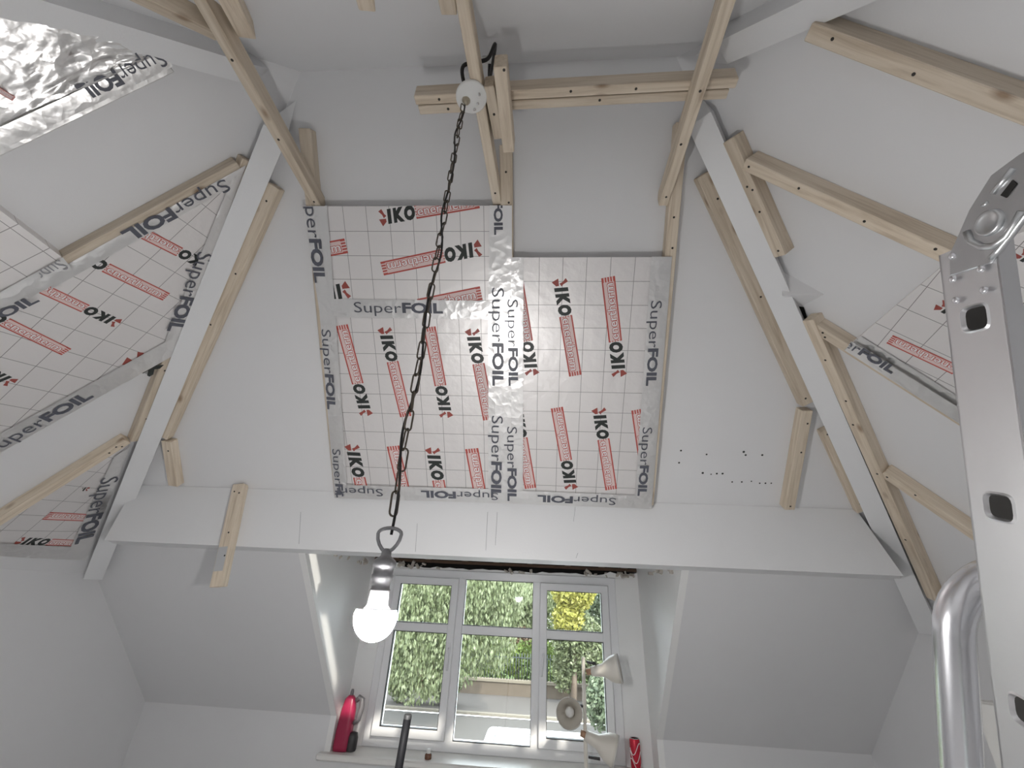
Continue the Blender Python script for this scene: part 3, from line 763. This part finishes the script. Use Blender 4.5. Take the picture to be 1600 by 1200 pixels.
# loop, holder, bulb
pts = []
for i in range(20):
    q = 2*PI*i/20; pts.append(E(HX+.021*math.cos(q)*(1 if math.sin(q) > 0 else .55+.45*abs(math.cos(q))), HY, .086+(.010*math.sin(q) if math.sin(q) > 0 else .030*math.sin(q))))
MB().tube(pts, .0032, 8, closed=True, up=(0, 1, 0)).build('loop', 'holder_metal', pen)
Mb = Matrix.Translation(E(HX, HY, 0))
MB().lathe([(.004, .062), (.008, .058), (.009, .050), (.017, .044), (.0195, .040), (.0195, .033), (.0165, .031), (.0165, .022), (.0180, .020), (.0180, .014), (.0145, .010), (.0150, .000), (.0175, -.003)], Mb, 28).build('lamp_holder', 'holder_metal', pen)
bulb = MB().lathe([(.0140, .000), (.0155, -.006), (.0165, -.024), (.022, -.0300), (.0315, -.0318)], Mb, 32).build('bulb', 'bulb_body', pen)
prof = [(.0318, -.0316)] + [(.0340*math.sin(q), -.0400-.0365*math.cos(q)) for q in [PI*.52-(PI*.52)*i/12 for i in range(12)]] + [(.0008, -.0765)]
MB().lathe(prof, Mb, 36).build('diffuser', 'bulb_light', bulb)
# feed cable above the rose with its white connector box
jb = tag(empty('junction_box', E(-.19, .66, 1.60)), 'small white cable connector with black cable above the middle joist', 'junction box')
M = frame(on(PB, 762, 97, .012), (1, 0, 0), (0, 1, 1))
MB().box((-.02, -.022, -.012), (.02, .022, .012), M).build('box', 'white_plastic', jb, bevel=.003)
c0 = on(PB, 765, 100, .03)
MB().tube(smooth([c0, c0+V((0, .03, -.04)), E(-.165, .69, 1.60), E(-.185, .70, 1.54), E(-.22, .70, 1.52), E(-.262, .70, 1.50), E(-.262, .72, 1.46), E(-.245, .745, 1.432)]), .006, 8).build('cable', 'cable_black', jb)

# ------------------------------------------------------------------ floor lamp by the window
fl = tag(empty('floor_lamp', E(.303, 3.25, -EYE)), 'cream floor lamp with three cone shades in front of the window', 'floor lamp')
MB().lathe([(.13, 0), (.13, .018), (.10, .028), (.014, .034)], Matrix.Translation(E(.303, 3.25, -EYE)), 32).build('base', 'cream', fl)
MB().tube([E(.303, 3.25, -EYE+.03), E(.306, 3.25, -.342)], .0115, 12).build('pole', 'cream', fl)
def shade(p, d, arm):
    d = V(d).normalized(); t = V((0, 0, 1)) if abs(d.z) < .9 else V((1, 0, 0)); s = d.cross(t).normalized(); t = s.cross(d)
    M = Matrix(((s.x, t.x, d.x, p[0]), (s.y, t.y, d.y, p[1]), (s.z, t.z, d.z, p[2]), (0, 0, 0, 1)))
    o = MB().lathe([(.012, 0), (.026, .002), (.030, .03), (.036, .075), (.070, .13), (.078, .165), (.079, .185), (.0765, .185), (.075, .165), (.066, .132), (.033, .08), (.026, .03), (.001, .03)], M, 32, cap=False).build('lamp_shade', 'cream', fl)
    MB().lathe([(.0795, .180), (.0805, .186), (.078, .188), (.076, .184)], M, 32, cap=False).build('rim', 'cream_in', o)
    MB().lathe([(.018, .03), (.018, .07), (.026, .10), (.028, .12), (.020, .14), (.001, .147)], M, 20).build('bulb', 'white_plastic', o)
    MB().lathe([(.012, -.03), (.018, -.03), (.018, 0.002), (.012, .002)], M, 16).build('cap', 'copper_brown', o)
    MB().tube([V(arm[0]), V(arm[1])], .008, 8).build('swivel_arm', 'dark_plastic', o)
shade(E(.352, 3.235, -.415), (.92, -.20, .16), (E(.325, 3.235, -.365), E(.385, 3.225, -.372)))
shade(E(.222, 3.33, -.640), (-.10, -.98, .10), (E(.300, 3.25, -.600), E(.232, 3.26, -.598)))
shade(E(.302, 3.215, -.735), (.90, -.15, -.30), (E(.32, 3.24, -.842), E(.385, 3.22, -.842)))

# ------------------------------------------------------------------ on the sill
vac = tag(empty('handheld_vacuum', E(-1.27, 3.50, SILL)), 'red and grey handheld vacuum standing upright on the sill corner', 'vacuum')
Mv = Matrix.Translation(E(-1.285, 3.475, SILL)) @ Matrix.Rotation(math.radians(-4), 4, 'X')
m = MB(); secs = [(0, .050, .040), (.02, .054, .044), (.12, .052, .042), (.22, .046, .038), (.275, .034, .030), (.295, .016, .016)]
vs = []; fs = []; sg = 20
for z, a, b in secs:
    for j in range(sg):
        q = 2*PI*j/sg; cxx, sxx = math.cos(q), math.sin(q); e = .65
        vs.append(Mv @ V((a*math.copysign(abs(cxx)**e, cxx), b*math.copysign(abs(sxx)**e, sxx), z)))
for i in range(len(secs)-1):
    for j in range(sg): fs.append((i*sg+j, i*sg+(j+1) % sg, (i+1)*sg+(j+1) % sg, (i+1)*sg+j))
fs.append(list(range(sg))[::-1]); fs.append(list(range((len(secs)-1)*sg, len(secs)*sg)))
m.add(vs, fs, 0, True); m.build('body', 'vac_red', vac)
MB().tube([Mv @ V(p) for p in ((.040, 0, .265), (.060, 0, .285), (.082, 0, .275), (.088, 0, .23), (.080, 0, .165), (.050, 0, .145))], [.014, .018, .019, .018, .016, .014], 10).build('handle', 'vac_grey', vac)
MB().lathe([(.030, 0), (.034, .01), (.034, .07), (.026, .095), (.008, .10)], Mv @ Matrix.Translation((.066, 0, .002)), 20).build('dust_cup', 'dark_plastic', vac)
MB().lathe([(.012, .29), (.012, .315), (.008, .33)], Mv, 12).build('nozzle', 'vac_grey', vac)
can = tag(empty('drink_can', E(.655, 3.555, SILL)), 'red drink can with pale swirls at the right end of the sill', 'can')
Mc = Matrix.Translation(E(.655, 3.545, SILL))
MB().lathe([(.025, 0), (.031, .006), (.033, .012), (.033, .150), (.028, .160)], Mc, 28).build('body', 'can_red', can)
MB().lathe([(.028, .160), (.0285, .163), (.026, .163), (.025, .160), (.001, .160)], Mc, 28).build('lid', 'can_silver', can)
for k in range(3):
    pts = [Mc @ V((.0335*math.cos(q), .0335*math.sin(q), .03+k*.04+.03*math.sin(q*2.2+k))) for q in [PI+.2+i*.13 for i in range(20)]]
    MB().tube(pts, .0022, 6).build('swirl', 'can_white', can)
bt = tag(empty('small_bottle', E(-.70, 3.44, SILL)), 'tiny dark bottle with clear cap standing on the sill', 'bottle')
Mt = Matrix.Translation(E(-.69, 3.445, SILL))
MB().lathe([(.020, 0), (.022, .004), (.022, .022), (.014, .030)], Mt, 18).build('body', 'bottle_brown', bt)
MB().lathe([(.014, .030), (.013, .048), (.010, .052)], Mt, 18).build('cap', 'white_plastic', bt)
# black rod standing in the room
rod = tag(empty('black_pole', E(-.33, 1.2, -EYE)), 'slim black pole standing upright in front of the window', 'pole')
MB().tube([E(-.36, 1.24, -EYE), E(-.304, 1.2, -.356), E(-.2985, 1.2, -.268)], .0092, 12).build('tube', 'rod_black', rod)
MB().lathe([(.0092, 0), (.0092, .006), (.007, .009), (.001, .010)], Matrix.Translation(E(-.2982, 1.2, -.268)), 12).build('end_cap', 'rubber', rod)

# ------------------------------------------------------------------ ladder
H1, H2 = E(.653, .547, .404), E(.665, .651, .145)
ud = (H2-H1).normalized()                     # down along the rail
lad = tag(empty('folding_ladder', H1+ud*2.0), 'hinged aluminium folding ladder standing at the right edge', 'ladder')
rx = V((1, 0.02, 0)); rx = (rx-ud*rx.dot(ud)).normalized()       # rung direction
wd2 = ud.cross(rx).normalized()
if wd2.y < 0: wd2 = -wd2                      # across the rail, away from the viewer
pitch_r = (H2-H1).length
SRX = .34
def rail(base, sgn):
    """hollow rail with rounded-square rung openings in its outer web"""
    L0, L1 = -.115, 2.12; hw, th = .0415, .024
    m = MB()
    def P(a, b, c): return base + ud*a + wd2*b + rx*(sgn*c)
    holes = [i*pitch_r for i in range(0, 8)]
    rs = .019
    # outer web with openings
    zs = [L0] + [v for h in holes for v in (h-.03, h+.03)] + [L1]
    seg = 20
    for i in range(0, len(zs)-1, 2):
        a, b = zs[i], zs[i+1]
        m.add([P(a, -hw, 0), P(b, -hw, 0), P(b, hw, 0), P(a, hw, 0)], [(0, 1, 2, 3)])
    for h in holes:
        inn = []; out = []
        for j in range(seg):
            q = 2*PI*(j+.5)/seg; c, s = math.cos(q), math.sin(q); e = .5
            inn.append((h+rs*math.copysign(abs(c)**e, c), rs*math.copysign(abs(s)**e, s)))
            k = max(abs(c)/.03, abs(s)/hw); out.append((h+c/k, s/k))
        n0 = [P(a, b, 0) for a, b in out]; n1 = [P(a, b, 0) for a, b in inn]; n2 = [P(h+(a-h)*.86, b*.86, .004) for a, b in inn]; n3 = [P(h+(a-h)*.86, b*.86, .05) for a, b in inn]
        rim = [P(h+(a-h)*1.0, b*1.0, -.0022) for a, b in inn]; rim0 = [P(h+(a-h)*1.14, b*1.14, 0) for a, b in inn]
        vs = n0+rim0+rim+n2+n3; m.add(n2, [list(range(seg))], 1)  # dark disc across each opening stands in for the shade inside
        for r in range(4):
            m.add(vs[r*seg:(r+2)*seg], [(j, (j+1) % seg, seg+(j+1) % seg, seg+j) for j in range(seg)], 0, 1 <= r <= 2)
        # corners of the square panel around the opening
        for sa in (-1, 1):
            for sb in (-1, 1):
                ang = [(o, v) for o, v in zip(out, n0) if (o[0]-h)*sa > 0 and o[1]*sb > 0]
                cv = P(h+sa*.03, sb*hw, 0)
                on_a = [v for o, v in ang if abs(abs(o[0]-h)-.03) < 1e-6]; on_b = [v for o, v in ang if abs(abs(o[1])-hw) < 1e-6]
                if on_a and on_b:
                    pa = min(on_a, key=lambda v: (v-cv).length); pb = min(on_b, key=lambda v: (v-cv).length); m.add([pa, cv, pb], [(0, 1, 2)])
    # flanges and inner web
    for b0, b1 in ((-hw, -hw+.003), (hw-.003, hw)):
        vs = [P(L0, b0, 0), P(L1, b0, 0), P(L1, b1, 0), P(L0, b1, 0), P(L0, b0, th), P(L1, b0, th), P(L1, b1, th), P(L0, b1, th)]
        m.add(vs, [(0,1,2,3),(4,5,6,7),(0,1,5,4),(1,2,6,5),(2,3,7,6),(3,0,4,7)])
    m.add([P(L0, -hw, th), P(L1, -hw, th), P(L1, hw, th), P(L0, hw, th)], [(0, 1, 2, 3)])
    m.add([P(L0, -hw, 0), P(L0, hw, 0), P(L0, hw, th), P(L0, -hw, th)], [(0, 1, 2, 3)])
    o = m.build('rail', ['aluminium', 'void_dark'], lad)
    return o
rl = rail(H1, 1); rail(H1+rx*(SRX+.048), -1)
for i in range(8):
    c = H1+ud*(i*pitch_r)
    m = MB(); hs = .0165
    M = Matrix(((rx.x, wd2.x, -ud.x, c.x), (rx.y, wd2.y, -ud.y, c.y), (rx.z, wd2.z, -ud.z, c.z), (0, 0, 0, 1)))
    m.box((.024, -hs, -hs), (SRX+.024, hs, hs), M); m.build('rung', 'aluminium', lad, bevel=.004)
# hinge: cheek plate with raised boss, slot, rivets, and the second arm beyond it
def PH(a, b, c=0.0): return H1 + ud*a + wd2*b + rx*c
PW = plane(-rx, H1)
def uv(x, y):
    p = on(PW, x, y, .003)-H1; return p.dot(ud), p.dot(wd2)
OUTL = [uv(*q) for q in ((1485, 431), (1484, 398), (1498, 367), (1515, 328), (1530, 304), (1549, 274), (1592, 242), (1640, 214), (1668, 250), (1640, 310), (1600, 338), (1574, 374), (1556, 399), (1549, 411))]
def hinge_at(o0, s):
    def P(ab, c=-.0045): return o0 + ud*ab[0] + wd2*ab[1] + rx*(s*c)
    h = MB().prism([P(q) for q in OUTL], rx*(s*.0042)).build('hinge_plate', 'zinc', lad, fix=True, bevel=.0012)
    ctr = P(uv(1549, 348))
    M = Matrix(((ud.x, wd2.x, -s*rx.x, ctr.x), (ud.y, wd2.y, -s*rx.y, ctr.y), (ud.z, wd2.z, -s*rx.z, ctr.z), (0, 0, 0, 1)))
    MB().lathe([(.019, 0), (.0178, .005), (.0150, .0062), (.0125, .004), (.001, .0035)], M, 32).build('pivot_boss', 'zinc', h)
    arc = [P(uv(x, y), -.0050) for x, y in ((1513, 362), (1520, 378), (1537, 386), (1556, 384), (1575, 370), (1588, 350), (1600, 330))]
    MB().tube(arc, .0052, 8).build('pressed_rib', 'zinc', h)
    edge = [P(uv(x, y), -.0030) for x, y in ((1548, 404), (1560, 392), (1577, 371), (1602, 337), (1642, 308))]
    MB().tube(edge, .0045, 8).build('rolled_edge', 'zinc', h)
    MB().tube([P(uv(1554, 302), -.005), P(uv(1586, 263), -.005)], .0042, 8).build('pressed_rib', 'zinc', h)
    MB().tube([P(uv(1536, 322), -.004), P(uv(1546, 316), -.004)], .003, 8).build('pressed_rib', 'zinc', h)
    MB().prism([P(uv(x, y), -.0058) for x, y in ((1566, 305), (1575, 309), (1592, 287), (1585, 281))], rx*(s*.0012)).build('slot', 'void_dark', h)
    for x, y in ((1490, 400), (1535, 420), (1491, 436), (1540, 453), (1496, 469)):
        Mq = M.copy(); Mq.translation = P(uv(x, y))
        MB().lathe([(.0056, 0), (.0052, .0022), (.003, .0034), (.0005, .0036)], Mq, 12).build('rivet', 'aluminium_polished', h)
hinge_at(H1, 1); hinge_at(H1+rx*(SRX+.048), -1)
# second half of the ladder beyond the hinge, folding down behind the viewer
Ht = H1 + ud*uv(1650, 262)[0] + wd2*uv(1650, 262)[1]; ud2 = V((0, -.42, -.907)).normalized(); wd3 = ud2.cross(rx).normalized()
for c0 in (.004, SRX+.024):
    m = MB()
    M = Matrix(((rx.x, wd3.x, ud2.x, 0), (rx.y, wd3.y, ud2.y, 0), (rx.z, wd3.z, ud2.z, 0), (0, 0, 0, 1))); M.translation = Ht+rx*c0
    m.box((0, -.0415, .02), (.024, .0415, 2.25), M); m.build('rail', 'aluminium', lad, bevel=.003)
for i in range(7):
    M2 = M.copy(); M2.translation = Ht+rx*.026+ud2*(.25+i*.28)
    MB().box((0, -.0165, -.0165), (SRX, .0165, .0165), M2).build('rung', 'aluminium', lad, bevel=.004)

# bent tube hoop of a step stool behind the ladder
def camp(x, y, d): return V((0, 0, EYE)) + c2w(V(((x-800)/FPX*d, (y-600)/FPX*d, d)))
hoop = tag(empty('step_stool_hoop', V((.75, 1.0, 0))), 'polished bent aluminium tube hoop between the right hip and the ladder rail', 'handrail')
hd = .74
p0 = camp(1490, 990, hd); p1 = camp(1502, 1200, hd*.965); dn = (p1-p0).normalized()
side = V((1, 0.0, 0)); side = (side-dn*side.dot(dn)).normalized()
foot_len = (p0.z-.0)/-dn.z
Rb = .115
pts = [p0+dn*foot_len, p0+dn*(foot_len*.5), p0+dn*.3]
for i in range(11):
    q = PI/2*i/10; pts.append(p0 - dn*(Rb*math.sin(q)) + side*(Rb*(1-math.cos(q))))
WH = .42
pts.append(p0 - dn*Rb + side*(WH/2))
for i in range(11):
    q = PI/2*(1-i/10); pts.append(p0 - dn*(Rb*math.sin(q)) + side*(WH-Rb*(1-math.cos(q))))
pts += [p0+side*WH+dn*.3, p0+side*WH+dn*(foot_len*.5), p0+side*WH+dn*foot_len]
MB().tube(pts, .0285, 18, up=side.cross(dn)).build('tube', 'aluminium_polished', hoop)
for q in (pts[0], pts[-1]):
    MB().lathe([(.034, 0), (.034, .02), (.030, .04)], Matrix.Translation(V((q.x, q.y, 0))), 16).build('rubber_foot', 'rubber', hoop)
# white cabinet by the right wall
c_top = on(PX(1.72), 1527, 1095); y_front = on(PX(1.72), 1529, 1135).y
cab = tag(empty('white_cabinet', V((1.9, y_front-.4, 0))), 'white cabinet against the right wall behind the ladder', 'cabinet')
yb0, yb1 = y_front-.9, y_front
MB().box((1.74, yb0, 0), (XR-.005, yb1, c_top.z)).build('body', 'sill_white', cab, bevel=.004)
for k in (0, 1):
    d = MB().box((1.722, yb0+.005+k*.45, .06), (1.74, yb0+.443+k*.45, c_top.z-.004)).build('door', 'sill_white', cab, bevel=.003)
    MB().box((1.70, yb0+(.42 if k == 0 else .465)-.008, c_top.z-.30), (1.722, yb0+(.42 if k == 0 else .465)+.008, c_top.z-.12)).build('handle', 'dark_plastic', d, bevel=.003)

# ------------------------------------------------------------------ outside
G = -5.0
def ground(name, mat, y0, y1, z, label, t=.1):
    return struct(MB().box(E(-45, y0, z-t), E(45, y1, z)).build(name, mat), label)
ground('ground_garden', 'lawn', 4.2, 8.5, G-.02, 'small green front garden below the window')
ground('road', 'asphalt', 8.5, 23.6, G, 'pale sunlit street below the window')
ground('pavement', 'pavement', 23.75, 27.6, G+.12, 'pale pavement across the street')
ground('kerb', 'kerb', 23.55, 23.8, G+.14, 'pale stone kerb across the street')
ground('ground_beyond', 'lawn', 27.9, 80, G+.1, 'green ground behind the garden wall')
gw = struct(MB().box(E(-45, 27.6, G), E(45, 27.95, G+.72)).build('wall_garden', 'stone'), 'low brown stone wall across the street')
MB().box(E(-45, 27.54, G+.72), E(45, 28.0, G+.84)).build('coping', 'stone_cap', gw)
rail_o = tag(empty('iron_railing', E(0, 27.8, G+.84)), 'black iron railing on top of the garden wall', 'railing')
bar = MB().tube([V((0, 0, 0)), V((0, 0, 1.25))], .022, 6).build('bar', 'iron'); bme = bar.data; bpy.data.objects.remove(bar)
for i in range(90):
    link('bar', bme, rail_o, Matrix.Translation(E(-4.5+i*.16, 27.8, G+.84)))
MB().box(E(-4.6, 27.78, G+1.85), E(9.9, 27.82, G+1.90)).build('top_rail', 'iron', rail_o)
van = tag(empty('white_van', E(2, 13, G)), 'white van parked in the street below the window', 'van')
z1 = G+1.95
body = MB(); prof = [(-1.25, G+.35), (3.9, G+.35), (3.95, G+1.0), (3.2, G+1.15), (2.6, z1-.05), (2.3, z1), (-1.15, z1), (-1.25, z1-.1)]
body.prism([E(x, 11.55, z) for x, z in prof], (0, 2.0, 0)); body.build('body', 'van_white', van, bevel=.04)
for i in range(7): MB().box(E(-1.0, 11.75+i*.26, z1), E(2.2, 11.80+i*.26, z1+.012)).build('roof_rib', 'van_white', van)
MB().box(E(-.98, 11.6, z1-.005), E(-.96, 13.5, z1+.006)).build('roof_seam', 'van_glass', van)
for x in (-.4, 3.0):
    for y in (11.6, 13.4):
        M = Matrix.Translation(E(x, y, G+.34)) @ Matrix.Rotation(PI/2, 4, 'X'); MB().lathe([(.20, -.10), (.33, -.09), (.33, .09), (.20, .10)], M, 24).build('wheel', 'rubber', van)
for y in (11.54, 13.56): MB().box(E(1.6, y-.005, G+1.2), E(2.55, y+.005, G+1.75)).build('side_window', 'van_glass', van)
hs = tag(empty('white_house', E(1, 55, G)), 'white house with a slate roof seen between the trees', 'house')
MB().box(E(-4.2, 55, G), E(3.5, 63, G+4.9)).build('wall', 'house_white', hs)
m = MB(); m.prism([E(-4.6, 54.6, G+4.9), E(-4.6, 63.4, G+4.9), E(-4.6, 59, G+7.6)], (8.5, 0, 0)); m.build('roof', 'roof_slate', hs)
for x in (-3.4, -.8, 1.8):
    wdw = MB().box(E(x, 54.95, G+2.6), E(x+.9, 55.02, G+4.2)).build('window', 'van_glass', hs); MB().box(E(x+.42, 54.92, G+2.6), E(x+.48, 54.96, G+4.2)).build('glazing_bar', 'upvc', wdw)

def foliage(name, blobs, nleaf, size, mat, parent, weep=0.0, seed=0):
    rnd = random.Random(seed); vs = []; fs = []
    tot = sum(b[3]*b[4]*b[5] for b in blobs)
    for bx0, by0, bz0, ra, rb, rc in blobs:
        k = max(20, int(nleaf*ra*rb*rc/tot))
        for _ in range(k):
            while True:
                p = V((rnd.uniform(-1, 1), rnd.uniform(-1, 1), rnd.uniform(-1, 1)))
                if .25 < p.length < 1: break
            p = V((bx0+p.x*ra, by0+p.y*rb, bz0+p.z*rc))
            u = V((rnd.gauss(0, 1), rnd.gauss(0, 1), rnd.gauss(0, 1)))
            if weep: u = V((u.x*.4, u.y*.4, -1.6*weep))
            u.normalize(); q = V((rnd.gauss(0, 1), rnd.gauss(0, 1), rnd.gauss(0, 1))); q = (q-u*q.dot(u)).normalized()
            s = size*rnd.uniform(.6, 1.3); a = u*s; b = q*s*(.42 if weep else .55); o = len(vs)
            vs += [p-a, p+b, p+a, p-b]; fs.append((o, o+1, o+2, o+3))
    me = bpy.data.meshes.new(name); me.from_pydata([tuple(v) for v in vs], [], fs); me.materials.append(MATS[mat])
    return link(name, me, parent)
def tree(label, x, y, h, blobs, nleaf, size, mat, weep=0.0, seed=0, tr=.18, cat='tree'):
    t = tag(empty('tree' if cat == 'tree' else 'shrub', E(x, y, G)), label, cat)
    MB().tube([E(x, y, G), E(x+.1, y, G+h*.3), E(x-.1, y, G+h*.55)], [tr, tr*.7, tr*.3], 8).build('trunk', 'bark', t)
    bl = [E(*b[:3])[:] + tuple(b[3:]) for b in blobs]
    foliage('foliage', bl, nleaf, size, mat, t, weep, seed); return t
tree('large weeping tree with pale drooping leaves filling the left panes', -3.8, 22.0, 8,
     [(-3.9, 22, .2, 3.8, 2.0, 1.6), (-5.2, 21.5, -1.6, 1.6, 1.6, 2.8), (-3.2, 21.5, -1.2, 1.5, 1.6, 2.4), (-1.9, 22, -.8, 1.3, 1.5, 2.4), (-7.0, 22, -1.4, 1.8, 1.6, 2.8), (-4.3, 21, -2.6, 1.0, 1.0, 1.6)], 26000, .105, 'leaf_birch', 1.0, 1)
tree('dark green bushy tree behind the weeping tree at the left', -9.0, 30.0, 7,
     [(-9, 30, -1.6, 4.5, 2.2, 3.6), (-5, 31, -1.6, 3.6, 2.0, 3.6), (-13, 31, -1.6, 4, 2, 3.6)], 12000, .16, 'leaf_dark', 0, 2)
tree('mid green tree filling the middle upper pane', -1.2, 31.0, 9,
     [(-1.5, 31, .4, 2.8, 2.0, 1.9), (-.8, 31, -.8, 1.2, 1.5, 1.8), (-3.6, 31, -.4, 2.0, 1.6, 2.5)], 13000, .13, 'leaf_birch', .4, 3)
tree('yellow leaved tree in the upper right pane', 1.9, 26.0, 7,
     [(2.0, 26, .5, 1.25, 1.1, 1.25), (1.7, 26, -1.0, .9, .9, .9)], 5000, .12, 'leaf_yellow', 0, 4)
tree('dark green conifer right of the yellow tree', 5.0, 30.0, 8,
     [(4.7, 30, .6, 2.4, 1.5, 1.6), (4.3, 30.5, -1.4, 2.4, 1.6, 2.0), (7.5, 30, -1, 2.5, 1.6, 3.0), (10.5, 30, -1, 2.5, 1.6, 3.2)], 14000, .15, 'leaf_dark', 0, 5)
tree('broad green shrub in the lower right pane', 2.4, 25.8, 3.5,
     [(2.3, 26.2, -2.2, 1.5, .9, 1.5), (3.6, 26.2, -3.0, 1.0, .9, 1.5), (1.5, 26.4, -3.4, .7, .6, 1.0)], 8000, .11, 'leaf_birch', 0, 6, .02, 'shrub')
tree('dark rounded shrub at the foot of the right pane', 3.0, 20.5, 2.4,
     [(2.55, 20.5, -3.6, .62, .6, .95), (3.4, 20.6, -3.4, .6, .6, 1.1)], 3000, .10, 'leaf_dark', 0, 7, .08, 'shrub')
tree('bright green clipped hedge behind the railing', 0.2, 28.9, 1.6,
     [(-3, 28.9, G+1.6, 2.2, .5, 1.1), (0, 28.9, G+1.6, 2.2, .5, 1.1), (3, 28.9, G+1.6, 2.2, .5, 1.1)], 6000, .11, 'leaf_hedge', 0, 8, .06, 'hedge')
tree('pinkish flowering shrub above the railing', -.9, 29.8, 2.4,
     [(-.9, 29.8, G+2.7, .8, .5, .55)], 900, .12, 'leaf_pink', 0, 9, .05, 'shrub')
tree('pink tinged shrub low in the left pane', -5.6, 25.0, 1.8,
     [(-5.5, 24.6, G+1.3, .5, .4, .9)], 700, .11, 'leaf_pink', 0, 10, .05, 'shrub')
tree('leafy green bush at the foot of the left pane', -6.5, 24.5, 2.2,
     [(-6.6, 24.6, G+1.1, .8, .6, 1.0), (-4.4, 24.7, G+1.1, .8, .6, 1.0)], 2600, .11, 'leaf_birch', 0, 12, .06, 'shrub')
for i, (x, y, r) in enumerate(((-16, 34, 5), (14, 36, 5), (-3, 44, 6), (8, 44, 6))):
    tree(('tall tree far left beyond the garden wall', 'tall tree far right beyond the garden wall', 'distant tall tree behind the middle pane trees', 'distant tall tree behind the conifer')[i], x, y, 9, [(x, y, -1.2, r, 2, 4.3)], 8000, .24, 'leaf_dark' if i % 2 else 'leaf_birch', 0, 20+i)
